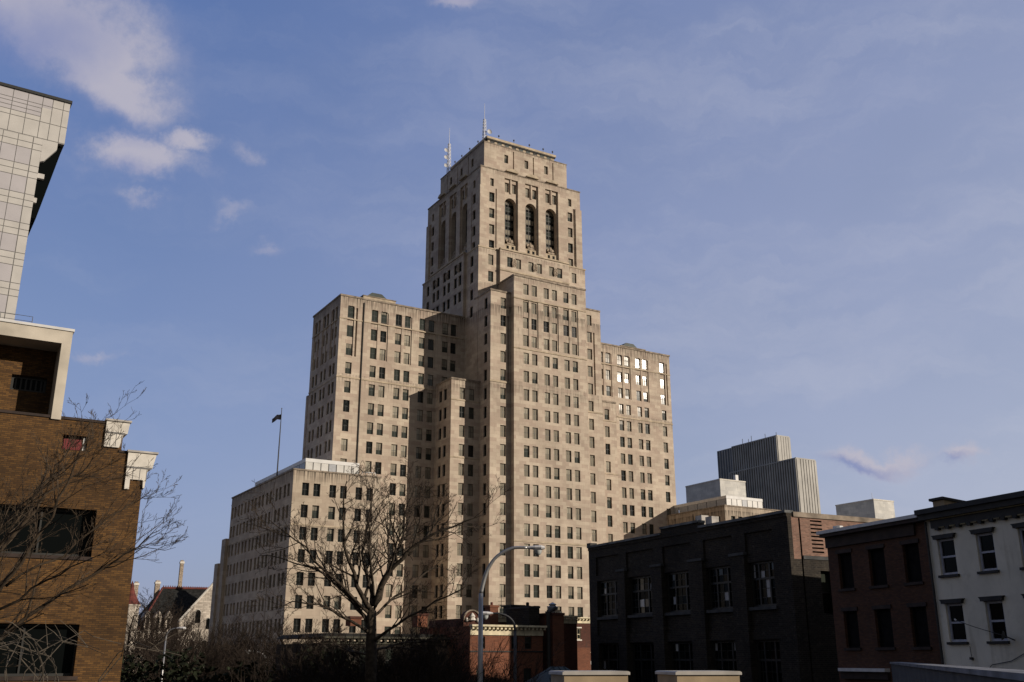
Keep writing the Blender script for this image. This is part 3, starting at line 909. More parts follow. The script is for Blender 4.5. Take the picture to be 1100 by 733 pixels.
    for side in 'FL':           # the round heads of the arches, with their soffits
        for a in AR:
            r, zs = 1.45, 101.75 - 1.45
            def Q(u, z, d):
                return (u + ox, -S + d + oy, z) if side == 'F' else (-S + d + ox, u + oy, z)
            n = 10
            for q in range(n):
                a0, a1 = pi * q / n, pi * (q + 1) / n
                p0, p1 = (a + r * cos(a0), zs + r * sin(a0)), (a + r * cos(a1), zs + r * sin(a1))
                mb.face([Q(p0[0], p0[1], .42), Q(p1[0], p1[1], .42), Q(p1[0], 101.76, .42), Q(p0[0], 101.76, .42)], 'limestone')
                mb.face([Q(p0[0], p0[1], .42), Q(p1[0], p1[1], .42), Q(p1[0], p1[1], 1.45), Q(p0[0], p0[1], 1.45)], 'limestone')
    sh = T.part('tower_shaft', mb)
    for side in 'FL':           # balconies with carved eagles under the arches
        for a in AR:
            mb = MB()
            def bq(u0, u1, d0, d1, z0, z1, m):
                if side == 'F': mb.box(u0 + ox, u1 + ox, -S + d0 + oy, -S + min(d1, 1.15) + oy, z0, z1, m)
                else: mb.box(-S + d0 + ox, -S + min(d1, 1.15) + ox, u0 + oy, u1 + oy, z0, z1, m)
            bq(a - 1.4, a + 1.4, .5, 1.5, 89.2, 90.7, 'limestone_trim')
            bq(a - .9, a - .35, .46, .52, 89.6, 90.4, 'glass_black'); bq(a + .35, a + .9, .46, .52, 89.6, 90.4, 'glass_black')
            bq(a - .8, a + .8, .4, 1.2, 90.7, 91.1, 'carved_stone')
            c = (a + ox, -S + .8 + oy, 91.1) if side == 'F' else (-S + .8 + ox, a + oy, 91.1)
            mb.lathe(c, [(.05, 0), (.42, .15), (.5, .5), (.32, .9), (.22, 1.15), (.2, 1.3), (.0, 1.45)], 8, 'carved_stone')
            for q in (-1, 1):
                if side == 'F': mb.prism([(c[0], 91.2), (c[0] + q * .95, 91.5), (c[0] + q * .75, 92.0), (c[0], 92.1)], 'y', c[1] - .1, c[1] + .1, 'carved_stone')
                else: mb.prism([(c[1], 91.2), (c[1] + q * .95, 91.5), (c[1] + q * .75, 92.0), (c[1], 92.1)], 'x', c[0] - .1, c[0] + .1, 'carved_stone')
            T.part('balcony', mb, sh)
    for sx in (-1, 1):
        for sy in (-1, 1):
            mb = MB()
            x0, x1 = sorted((sx * 11.6, sx * (S + .22))); y0, y1 = sorted((sy * 11.6, sy * (S + .22)))
            bx(mb, x0, x1, y0, y1, 88.3, 103.0, 'limestone'); T.part('corner_pier', mb, sh)
    mb = MB()
    cop(mb, -S, S, -S, S, 107.5, .28, .1); T.part('coping', mb, sh)
    for side in 'FL':           # shallow hoods over the bays
        for a in AR:
            mb = MB()
            pts = [(a - 1.6, 107.5)] + [(a + 1.6 * -cos(pi * q / 8), 107.5 + .75 * sin(pi * q / 8)) for q in range(1, 8)] + [(a + 1.6, 107.5)]
            if side == 'F': mb.prism([(x + ox, z + .29) for x, z in pts], 'y', -S - .55 + oy, -S + .3 + oy, 'limestone_trim')
            else: mb.prism([(x + oy, z + .29) for x, z in pts], 'x', -S - .55 + ox, -S + .3 + ox, 'limestone_trim')
            T.part('bay_hood', mb, sh)
    # cap and penthouse
    mb = MB()
    cap = []
    for a in AR:
        cap += [win(a, 1.0, 113.3, 2.05, .35, 'office'), (a + 1.75, a + 2.05, 107.5, 114.6, .45, None)]
    capL = [(i[0], i[1], i[2], i[3], i[4], 'w:side' if str(i[5]).startswith('w:') else i[5]) for i in cap]
    vol(mb, -11, 11, -10.8, 10.8, 107.4, 115.1, F=cap, L=capL)
    cp = T.part('tower_cap', mb)
    mb = MB()
    cop(mb, -11, 11, -10.8, 10.8, 115.1, .2, .08)
    vol(mb, -8.95, 8.95, -8.7, 8.7, 115.1, 117.2, mat='limestone_trim')
    bx(mb, -9.2, 9.2, -8.95, 8.95, 117.2, 117.45, 'pipe_dark'); bx(mb, -9.3, 9.3, -9.05, 9.05, 117.45, 118.0, 'limestone_trim')
    for k in range(9):
        x = -8.3 + k * 1.9
        bx(mb, x, x + 1.1, -8.76, -8.6, 115.5, 117.1, 'copper_green' if k % 3 else 'pipe_dark')
    T.part('roof_house', mb, cp)
    for (x, y) in ((-8.9, -4), (-8.9, 0), (-8.9, 4), (-8.9, 7.5), (-6, -8.6), (-2, -8.6), (2.2, -8.6), (6, -8.6), (8.6, -8.6)):
        mb = MB()
        mb.tube([(x + ox, y + oy, 118.0), (x + ox, y + oy, 118.7)], .04, 4, 'steel_dark')
        mb.lathe((x + ox, y + oy, 118.7), [(.05, 0), (.2, .12), (.2, .35), (.05, .5)], 6, 'steel_dark')
        T.part('roof_light', mb, cp)
    # --- low end pavilions that reach towards the street
    def pav(x0, x1, y0, y1, zt, cols, first):
        mb = MB()
        F, Lw = [], []
        for c in cols:
            for k in range(0, 9):
                F.append(win(c, 1.18, zt - 1.97 - 3.61 * k, 2.12, .36, 'shade'))
        y = y0 + 2.1
        k2 = 0
        while y < y1 - 2.2:
            for q in (0, 1.95):
                for k in range(0, 9):
                    Lw.append(win(y + q, 1.1, zt - 1.97 - 3.61 * k, 2.12, .36, 'side'))
            y += 4.35; k2 += 1
            if k2 == 2: y += .9
        Lw.append((y0 + 10.0, y0 + 10.35, 0, zt - .6, .3, None))
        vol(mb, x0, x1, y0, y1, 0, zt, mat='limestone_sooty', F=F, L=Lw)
        p = T.part('pavilion', mb)
        mb = MB()
        cop(mb, x0, x1, y0, y1, zt, .25, .12)
        T.part('coping', mb, p)
        mb = MB()
        bx(mb, x0 - .06, x1 + .06, y0 - .06, y0 + .4, zt - 9.0, zt - 8.75); bx(mb, x0 - .06, x0 + .4, y0 + .4, y1, zt - 9.0, zt - 8.75)
        T.part('string_course', mb, p)
        mb = MB()
        bx(mb, x0 - .25, x1 + .1, y0 - .25, y1, 0, 5.6, 'carved_stone')
        T.part('plinth', mb, p)
        return p
    pl = pav(-54.8, -39.3, -26.3, 10.2, 34.7, (-52.6, -50.65, -47.85, -45.95, -43.2, -41.2), True)
    mb = MB()
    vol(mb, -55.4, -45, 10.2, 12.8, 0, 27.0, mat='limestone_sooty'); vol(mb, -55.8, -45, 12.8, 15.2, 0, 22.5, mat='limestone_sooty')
    T.part('shoulder', mb, pl)
    pr = pav(38.7, 55.4, -26.8, 8.0, 35.6, (40.9, 42.9, 45.6, 47.6, 50.4, 52.4), False)
    def terrace(x0, x1, y0, y1, z, zt, parent):
        mb = MB()
        bx(mb, x0, x1, y0, y1, zt - .62, zt, 'white_paint')
        n = 7
        for i in range(n + 1):
            x = x0 + (x1 - x0) * i / n
            bx(mb, x - .05, x + .05, y0 + .02, y0 + .14, z, zt - .62, 'pipe_dark')
        bx(mb, x0, x1, y0 + .03, y0 + .13, z, z + .12, 'steel_pale')
        tp = T.part('roof_terrace', mb, parent)
        mb = MB()
        for i in range(n):
            a, b = x0 + (x1 - x0) * i / n + .07, x0 + (x1 - x0) * (i + 1) / n - .07
            bx(mb, a, b, y0 + .06, y0 + .1, z + .12, zt - .62, 'grey_panel' if i == 3 else 'white_panel')
        m2 = max(2, int((y1 - y0) / 3))
        for i in range(m2):
            a, b = y0 + .2 + (y1 - y0 - .4) * i / m2, y0 + .2 + (y1 - y0 - .4) * (i + 1) / m2 - .2
            bx(mb, x0 + .06, x0 + .12, a, b, z, zt - .62, 'grey_panel')
        T.part('terrace_panel', mb, parent)
    terrace(-52.2, -42.5, -24.3, 4.5, 34.95, 37.25, pl)
    terrace(40.8, 51.3, -25.2, -6.0, 35.85, 38.2, pr)
    for x0, x1 in ((-41.9, -39.4), (51.6, 54.6)):
        mb = MB()
        bx(mb, x0, x1, -24.2, -24.12, 35.8, 35.9, 'steel_pale')
        for i in range(5):
            x = x0 + (x1 - x0) * i / 4
            bx(mb, x - .03, x + .03, -24.2, -24.14, 34.9, 35.8, 'steel_pale')
        T.part('railing', mb)
    # doorway of grey stone at the foot of the left pavilion
    mb = MB()
    bx(mb, -49.5, -44.0, -27.0, -26.3, 0, 7.2, 'carved_stone'); bx(mb, -48.3, -47.1, -27.06, -26.9, 0, 6.3, 'glass_black'); bx(mb, -46.4, -45.2, -27.06, -26.9, 0, 6.3, 'glass_black')
    T.part('entrance', mb)
    windows(T, W)
    return T
SKY_T = skyscraper()

# things standing on its roofs
def lattice_mast(name, label, u, v, z, h, whip, dishes):
    T = Thing(name, label, 'antenna mast', 59.4, u, v, z, None)
    mb = MB()
    w0, w1 = .55, .32
    def corner(k, t):
        an = 2 * pi * k / 3
        r = w0 + (w1 - w0) * t
        return (u + r * cos(an), v + r * sin(an), z + h * t)
    for k in range(3):
        mb.tube([corner(k, 0), corner(k, 1)], .07, 4, 'steel_pale')
    n = 9
    for i in range(n):
        for k in range(3):
            mb.tube([corner(k, i / n), corner((k + 1) % 3, (i + 1) / n)], .045, 3, 'steel_pale')
            mb.tube([corner(k, (i + 1) / n), corner((k + 1) % 3, (i + 1) / n)], .04, 3, 'steel_pale')
    mb.tube([(u, v, z + h), (u, v, z + h + whip)], [.06, .03], 4, 'steel_pale')
    T.part('mast', mb)
    for (dx, dz, r) in dishes:
        mb = MB()
        c = Vector((u + dx, v - .5, z + dz))
        ring = []
        prof = [(0, .0), (.5, .04), (.85, .16), (1, .28)]
        for (q, d) in prof:
            ring.append([(c.x + r * q * cos(2 * pi * k / 12), c.y - d * r, c.z + r * q * sin(2 * pi * k / 12)) for k in range(12)])
        for i in range(3):
            for k in range(12):
                k2 = (k + 1) % 12
                mb.face([ring[i][k], ring[i][k2], ring[i + 1][k2], ring[i + 1][k]], 'dish_white')
        mb.tube([tuple(c), (u, v, z + dz)], .06, 4, 'steel_pale')
        T.part('dish', mb)
lattice_mast('antenna_mast', 'taller pale lattice mast with one dish on the front corner of the skyscraper roof', 107 - 7.3, 181.2, 118.0, 7.2, 4.2, [(1.0, 3.9, .62)])
lattice_mast('antenna_mast', 'lower lattice mast carrying three stacked dishes at the rear left roof edge', 107 - 10.2, 193.5, 115.2, 8.6, 4.3, [(-1.1, 6.3, .52), (-1.1, 4.4, .52), (-1.1, 2.2, .52)])

def flagpole():
    u, v = 54.4, 175.0
    T = Thing('flagpole', 'thin steel flagpole with a dark flag above the low left pavilion roof', 'flagpole', 59.4, u, v, 34.7)
    mb = MB()
    mb.tube([(u, v, 34.7), (u, v, 42), (u, v, 48.6)], [.13, .11, .06], 8, 'steel_dark')
    mb.lathe((u, v, 48.6), [(.02, 0), (.14, .12), (.02, .26)], 8, 'steel')
    T.part('pole', mb)
    mb = MB()
    n = 8
    rows = []
    for i in range(n + 1):
        t = i / n
        rows.append([(u - 1.7 * t, v + .18 * sin(t * 7) - .3 * t, 47.7 - .9 * t * t - .25 * t - k * (1.0 - .15 * t) - .08 * sin(t * 9 + k)) for k in (0, .5, 1)])
    for i in range(n):
        for k in range(2):
            mb.face([rows[i][k], rows[i + 1][k], rows[i + 1][k + 1], rows[i][k + 1]], 'flag_cloth')
            mb.face([(p[0], p[1] + .02, p[2]) for p in (rows[i][k], rows[i][k + 1], rows[i + 1][k + 1], rows[i + 1][k])], 'flag_cloth')
    T.part('flag', mb)
flagpole()

# ------------------------------------------------------------------ far marble buildings
def agency():
    T = Thing('agency_tower', 'dark ribbed marble office slab in two stepped heights, far right of the limestone skyscraper', 'office tower', 60.5, 315.8, 309.7)
    def ribbed(mb, x0, x1, y0, y1, z1, pitch=1.45, deep=.55):
        mb.box(x0 + .3, x1 - .3, y0 + .3, y1 - .3, 0, z1 - .3, 'rib_dark')
        mb.box(x0 - .15, x1 + .15, y0 - .15, y1 + .15, z1 - .5, z1, 'marble_rib')
        n = int((y1 - y0) / pitch)
        for i in range(n + 1):
            y = y0 + (y1 - y0) * i / n
            mb.box(x0 - .1, x0 + .4, y - .38, y + .38, 0, z1 - .5, 'marble_rib')
        n = max(2, int((x1 - x0) / pitch))
        for i in range(n + 1):
            x = x0 + (x1 - x0) * i / n
            mb.box(x - .6, x + .6, y0 - .1, y0 + .4, 0, z1 - .5, 'marble_rib')
        mb.box(x0 - .12, x0 + 1.0, y0 - .12, y0 + .5, 0, z1 - .4, 'marble_rib')
    mb = MB(); ribbed(mb, 315.8, 327.0, 309.7, 352.6, 87.6); T.part('lower_slab', mb)
    mb = MB(); ribbed(mb, 318.4, 325.7, 322.6, 352.4, 100.2); T.part('upper_slab', mb)
    mb = MB(); mb.box(318.9, 325.2, 352.4, 363.5, 0, 99.9, 'marble_rib')
    for i in range(6):
        mb.box(318.8, 318.9, 353.2 + i * 1.8, 354.1 + i * 1.8, 0, 99.6, 'rib_dark')
    T.part('end_wall', mb)
    for (y, h) in ((331, 2.2), (340, 3.0), (342, 1.8), (346, 2.6), (324, 1.6)):
        mb = MB(); mb.tube([(319.5, y, 100.2), (319.5, y, 100.2 + h)], .12, 4, 'steel_dark'); T.part('aerial', mb)
agency()

def marble_block(u0, u1, v0, v1, z, label, pole):
    T = Thing('marble_block', label, 'office block', 60.5, u0, v0)
    mb = MB()
    volume(mb, u0, u1, v0, v1, 0, z, 'marble')
    T.part('wall', mb)
    mb = MB(); coping(mb, u0, u1, v0, v1, z, .4, .12, 'cornice_white'); T.part('coping', mb)
    mb = MB()
    if pole:
        mb.box(u0 + 7.6, u0 + 8.8, v0 + .7, v0 + 1.9, z, z + 2.4, 'steel_pale'); T.part('vent_stack', mb)
    else:
        mb.tube([(u0 + 3, v0 + 3, z), (u0 + 3, v0 + 3, z + 3)], .06, 4, 'steel_pale'); T.part('aerial', mb)
marble_block(222.6, 233.7, 253.2, 271, 61.6, 'windowless pale marble block with a vent stack, just behind the low right pavilion', True)
marble_block(266.4, 276, 228.4, 244.8, 54.9, 'small windowless marble block showing above the brown brick rowhouse roof', False)

# ------------------------------------------------------------------ modern panel tower on the left
def panel_tower():
    T = Thing('panel_tower', 'modern tower of pale cream and lilac panels with a dark cut-away corner', 'office tower', 57.4, 12.65, 150)
    W = []
    mb = MB()
    # shaft
    x0, x1, zt = -22., 12.65, 79.0
    it = []
    fl = 4.62
    z = 79.0
    i = 0
    while z > 2:
        it.append((x0, 11.35, z - fl + .0, z - fl + 2.65, .0, 'panel_lilac'))
        z -= fl
    z = 79.0
    while z > 2:
        for dz in (0, 2.65, 3.64):
            it.append((x0, x1, z - fl + dz - .05, z - fl + dz + .05, .05, 'joint_dark'))
        z -= fl
    x = 11.35
    it.append((x - .06, x + .06, 0, 79, .06, 'joint_dark'))
    while x > x0 + 2:
        x -= 2.03
        it.append((x - .045, x + .045, 0, 79, .05, 'joint_dark'))
    it.append((x0 + 1, 6.6, 69.2, 78.9, .5, 'w:dark'))
    facade(mb, 'F', 150, x0, x1, 0, 79, it, 'panel_cream', W)
    facade(mb, 'R', x1, 150, 175, 0, 79, [(150, 175, 79 - fl * k - 4.6, 79 - fl * k - 2, .02, 'panel_lilac') for k in range(16)], 'panel_cream')
    facade(mb, 'B', 175, x0, x1, 0, 79, [], 'panel_cream'); facade(mb, 'L', x0, 150, 175, 0, 79, [], 'panel_cream')
    sh = T.part('shaft', mb)
    # overhanging top storeys
    mb = MB()
    it = []
    X1 = 15.6
    it.append((x0, 11.8, 82.6, 86.0, 0, 'panel_lilac')); it.append((x0, 13.2, 84.2, 86.0, 0, 'panel_lilac'))
    for zz in (79.0 + .1, 81.8, 82.6, 83.3, 84.0, 84.6):
        it.append((x0, 11.8 if zz > 82 and zz < 84.1 else X1, zz - .05, zz + .05, .05, 'joint_dark'))
    x = 13.6
    for xx in (14.7, 13.2):
        it.append((xx - .045, xx + .045, 79, 86, .05, 'joint_dark'))
    x = 11.8
    while x > x0 + 2:
        it.append((x - .045, x + .045, 79, 86, .05, 'joint_dark')); x -= 2.03
    facade(mb, 'F', 149.98, x0, X1, 79, 86, it, 'panel_cream')
    facade(mb, 'R', X1, 149.98, 175, 79, 86, [], 'panel_cream'); facade(mb, 'B', 175, x0, X1, 79, 86, [], 'panel_cream'); facade(mb, 'L', x0, 149.98, 175, 79, 86, [], 'panel_cream')
    mb.face([(x1, 149.98, 79), (X1, 149.98, 79), (X1, 175, 79), (x1, 175, 79)], 'joint_dark')
    t = T.part('top_storeys', mb)
    mb = MB(); mb.box(x0 - .2, X1 + .2, 149.75, 175.2, 86, 86.45, 'frame_dark'); T.part('coping', mb, t)
    # panelled bracket beside the shaft, and the dark glazed prow under the overhang
    mb = MB()
    mb.prism([(x1, 79), (X1 - .9, 79), (X1 - .9, 77.9), (x1 + .55, 75.6), (x1 + .1, 75.4), (x1, 75.3)], 'y', 149.99, 150.6, 'panel_cream')
    T.part('bracket', mb, t)
    mb = MB()
    mb.prism([(x1, 79), (X1 - .05, 79), (x1 + .75, 66.6), (x1, 66.6)], 'y', 150.9, 170, 'glass_black')
    T.part('corner_glazing', mb, t)
    mb = MB()
    for zz, w_ in ((73.6, .95), (69.6, .45)):
        mb.box(x1, x1 + w_, 150.3, 165, zz - .75, zz, 'panel_cream')
    T.part('floor_edge', mb, t)
    for rec in W:
        pane_obj(T, rec)
panel_tower()

# ------------------------------------------------------------------ ochre brick building, left foreground
def brick_building():
    s = 1.25
    U = lambda q: q * s
    Zz = lambda q: (q - 5) * s + 5
    b = 50.0
    T = Thing('brick_building', 'ochre brick building with cream stepped cornices and wide dark window bands on the left', 'building', 59.4, U(7.2), b)
    W = []
    mb = MB()
    it = [(U(-7), U(5.7), Zz(8.55), Zz(10.26), .5, 'w:strip'), (U(-7), U(5.66), Zz(4.4), Zz(6.17), .5, 'w:strip'), (U(-7), U(5.66), Zz(.6), Zz(2.2), .5, 'w:strip'),
          (U(4.2), U(5.06), Zz(12.42), Zz(12.98), .45, 'board_black')]
    # main wall in three steps of height
    facade(mb, 'F', b, U(-12), U(5.6), 0, Zz(13.55), it, 'brick_ochre', W)
    facade(mb, 'F', b, U(5.6), U(6.3), 0, Zz(13.2), [(U(5.6), U(5.7), Zz(8.55), Zz(10.26), .5, 'board_black')], 'brick_ochre')
    facade(mb, 'F', b, U(6.3), U(6.62), 0, Zz(12.5), [], 'brick_ochre')
    facade(mb, 'F', b, U(6.62), U(7.2), 0, Zz(11.7), [], 'brick_ochre')
    yb = b + 30
    mb.face([(U(7.2), b, 0), (U(7.2), yb, 0), (U(7.2), yb, Zz(11.7)), (U(7.2), b, Zz(11.7))], 'brick_ochre')
    mb.face([(U(6.3), b, Zz(11)), (U(6.3), yb, Zz(11)), (U(6.3), yb, Zz(13.2)), (U(6.3), b, Zz(13.2))], 'brick_ochre')
    mb.face([(U(5.6), b, Zz(12.5)), (U(5.6), yb, Zz(12.5)), (U(5.6), yb, Zz(13.55)), (U(5.6), b, Zz(13.55))], 'brick_ochre')
    mb.face([(U(-12), b, 0), (U(-12), yb, 0), (U(-12), yb, Zz(13.55)), (U(-12), b, Zz(13.55))], 'brick_ochre')
    mb.face([(U(-12), yb, 0), (U(7.2), yb, 0), (U(7.2), yb, Zz(11.7)), (U(-12), yb, Zz(11.7))], 'brick_ochre')
    for x0, x1, z in ((-12, 5.6, 13.5), (5.6, 6.3, 13.1), (6.3, 7.2, 11.7)):
        mb.face([(U(x0), b + .3, Zz(z)), (U(x1), b + .3, Zz(z)), (U(x1), yb, Zz(z)), (U(x0), yb, Zz(z))], 'roof_grey')
    wl = T.part('wall', mb)
    mb = MB()
    mb.box(U(-12), U(5.62), b - .06, b + .35, Zz(13.55), Zz(13.55) + .12, 'cornice_brown'); mb.box(U(6.2), U(6.6), b - .05, b + .35, Zz(12.5), Zz(12.5) + .1, 'cornice_brown')
    T.part('coping', mb, wl)
    # stepped cornices of the street front, seen from their ends
    for (pts, za) in (([(5.64, 12.66), (6.19, 12.66), (6.3, 13.2), (6.44, 13.22), (6.49, 13.66), (5.64, 13.66)], 0),
                      ([(6.55, 11.12), (6.72, 11.12), (6.72, 11.5), (7.19, 11.5), (7.21, 11.2), (7.27, 11.2), (7.33, 11.94), (7.49, 11.97), (7.6, 12.54), (6.55, 12.54)], 0)):
        mb = MB()
        mb.prism([(U(x), Zz(z)) for x, z in pts], 'y', b - .12, b + 14, 'cornice_white')
        x0, x1 = pts[0][0], pts[-2][0]
        zt = pts[-1][1]
        mb.box(U(x0) - .05, U(x1) + .06, b - .2, b + 14, Zz(zt), Zz(zt) + .09, 'concrete_cap')
        zj = 13.2 if zt > 13 else 11.95
        mb.box(U(x0) + .01, U(x1) - .17, b - .135, b - .12, Zz(zj) - .03, Zz(zj) + .05, 'joint_dark')
        for k in range(1, 4):
            xx = U(x0) + (U(x1) - U(x0)) * k / 4.2
            mb.box(xx - .012, xx + .012, b - .13, b - .12, Zz(zj - .5), Zz(zj), 'joint_dark')
        T.part('cornice', mb)
    # recessed top storey in a cream frame
    mb = MB()
    mb.box(U(-12), U(4.03), b - .1, b + 2.6, Zz(16.44), Zz(16.95), 'concrete_cream'); mb.box(U(-12), U(4.08), b - .16, b + 2.6, Zz(16.95), Zz(17.05), 'white_paint')
    mb.box(U(3.69), U(4.03), b - .1, b + 2.6, Zz(13.5), Zz(16.44), 'concrete_cream')
    T.part('concrete_frame', mb)
    mb = MB()
    facade(mb, 'F', b + 1.6, U(-12), U(3.69), Zz(13.45), Zz(16.44), [(U(2.25), U(3.5), Zz(14.75), Zz(15.35), .3, 'w:strip')], 'brick_ochre', W)
    T.part('recessed_wall', mb)
    mb = MB()
    for z in (.25, .5):
        mb.tube([(U(-4), b + .5, Zz(17.05) + z), (U(2.6), b + .5, Zz(17.05) + z)], .014, 4, 'steel_dark')
    for k in range(7):
        x = U(-4) + (U(2.6) - U(-4)) * k / 6
        mb.tube([(x, b + .5, Zz(17.05)), (x, b + .5, Zz(17.05) + .5)], .016, 4, 'steel_dark')
    T.part('railing', mb)
    mb = MB(); mb.box(U(4.24), U(4.9), b + .15, b + .4, Zz(12.45), Zz(12.85), 'red_paint'); mb.box(U(4.92), U(5.02), b + .15, b + .4, Zz(12.46), Zz(12.95), 'white_paint'); T.part('red_shutter', mb)
    mb = MB()
    for z in (8.55, 4.4, .6):
        mb.box(U(-7), U(5.75), b - .06, b + .2, Zz(z) - .16, Zz(z) - .003, 'cornice_brown')
    T.part('sill', mb)
    for rec in W:
        pane_obj(T, rec)
brick_building()

# ------------------------------------------------------------------ old stone building with a red ridge, far left
def stone_hall():
    T = Thing('stone_hall', 'pale rough stone hall with steep dark roof and red ridge behind bare trees', 'public building', 59.4, 81.8, 362)
    W = []
    mb = MB()
    it = []
    for k in range(6):
        u = 66.3 + k * 2.6
        it.append((u, u + 1.3, 6.5, 10.4, .6, 'w:dark'))
    volume(mb, 62, 84, 362, 384, 0, 14.2, 'granite_pale', F=it, wins=W, top=False)
    mb.box(61.8, 84, 361.8, 362.2, 13.2, 13.7, 'cornice_white'); mb.box(61.8, 84, 361.8, 362.2, 5.2, 5.6, 'cornice_white')
    wl = T.part('wall', mb)
    mb = MB()     # steep hipped roof
    A_, B_, C_, D_ = (69.0, 361.7, 14.2), (100, 361.7, 14.2), (100, 385, 14.2), (69.0, 385, 14.2)
    R1, R2 = (77.8, 373, 28.6), (99, 373, 29.0)
    for f in ((A_, B_, R2, R1), (B_, C_, R2), (C_, D_, R1, R2), (D_, A_, R1)):
        mb.face(f, 'slate')
    rf = T.part('roof', mb)
    mb = MB(); mb.tube([R1, R2], .42, 6, 'tile_red'); mb.tube([A_, R1], .35, 6, 'tile_red')
    for k in range(26):
        x = 78 + k * .78
        mb.box(x, x + .3, 372.9, 373.1, 28.7, 29.5, 'tile_red')
    T.part('ridge', mb, rf)
    for (x, y, w, z0, z1) in ((84.0, 374.5, .6, 26, 38.6), (76.2, 374, .8, 25, 31.2), (67.6, 366, .7, 22, 30)):
        mb = MB(); mb.box(x - w, x + w, y - w, y + w, z0, z1 - 1.2, 'carved_stone'); mb.box(x - w - .15, x + w + .15, y - w - .15, y + w + .15, z1 - 1.2, z1 - .5, 'cornice_white'); mb.box(x - w * .8, x + w * .8, y - w * .8, y + w * .8, z1 - .5, z1, 'carved_stone')
        T.part('chimney', mb)
    for x in (70.6, 74.0, 77.4):     # stone dormers
        mb = MB()
        mb.box(x, x + 2.0, 360.9, 366, 13.7, 18.2, 'granite_pale')
        mb.prism([(x - .2, 18.2), (x + 2.2, 18.2), (x + 1.6, 19.6), (x + 1.0, 20.4), (x + .4, 19.6)], 'y', 360.8, 367, 'granite_pale')
        mb.box(x + .6, x + 1.4, 360.84, 361, 14.4, 18.0, 'glass_black')
        T.part('dormer', mb)
    # big gable
    mb = MB()
    prof = [(81.6, 0), (106, 0), (106, 16.8), (105, 17.6), (95.6, 29.6), (94.6, 31.0), (94.2, 32.5), (93.2, 32.5), (92.8, 31.0), (91.8, 29.6), (82.6, 17.6), (81.6, 16.8)]
    mb.prism(prof, 'y', 359, 362.2, 'granite_pale')
    for (a, c) in (((81.4, 17.1), (92.2, 30.3)), ((95.2, 30.3), (106.2, 17.1))):
        mb.tube([(a[0], 358.9, a[1]), (c[0], 358.9, c[1])], .35, 5, 'cornice_white')
    mb.lathe((93.7, 360.5, 32.4), [(.7, 0), (.35, .5), (.8, .9), (1.0, 1.5), (.7, 2.2), (.2, 2.6), (0, 2.7)], 10, 'cornice_white')
    g = T.part('gable', mb)
    for (x, w_, z0, z1) in ((87.6, 1.7, 16.5, 21), (91.2, 1.3, 14.6, 18.3), (95.4, 1.3, 14.6, 18.3), (99.4, 1.7, 16.5, 21), (86.5, 1.4, 7, 11), (90.5, 1.4, 7, 11), (94.5, 1.4, 7, 11)):
        mb = MB()
        pts = [(x - w_ / 2, z0), (x + w_ / 2, z0), (x + w_ / 2, z1 - w_ / 2)] + [(x + w_ / 2 * cos(pi * k / 8), z1 - w_ / 2 + w_ / 2 * sin(pi * k / 8)) for k in range(1, 8)] + [(x - w_ / 2, z1 - w_ / 2)]
        mb.prism(pts, 'y', 358.93, 359.2, 'glass_black')
        mb.tube([(q[0], 358.95, q[1]) for q in pts[2:]], .16, 4, 'cornice_white')
        T.part('window', mb, g)
    mb = MB()
    mb.lathe((65.2, 360, 0), [(3.1, 0), (3.1, 21.4), (3.5, 21.6), (3.5, 22.1)], 14, 'granite_pale'); tr = T.part('turret', mb)
    mb = MB(); mb.lathe((65.2, 360, 0), [(3.6, 22.1), (2.3, 23.8), (1.2, 26), (.3, 29), (0, 30)], 14, 'tile_red'); T.part('turret_roof', mb, tr)
    for rec in W:
        pane_obj(T, rec)
stone_hall()

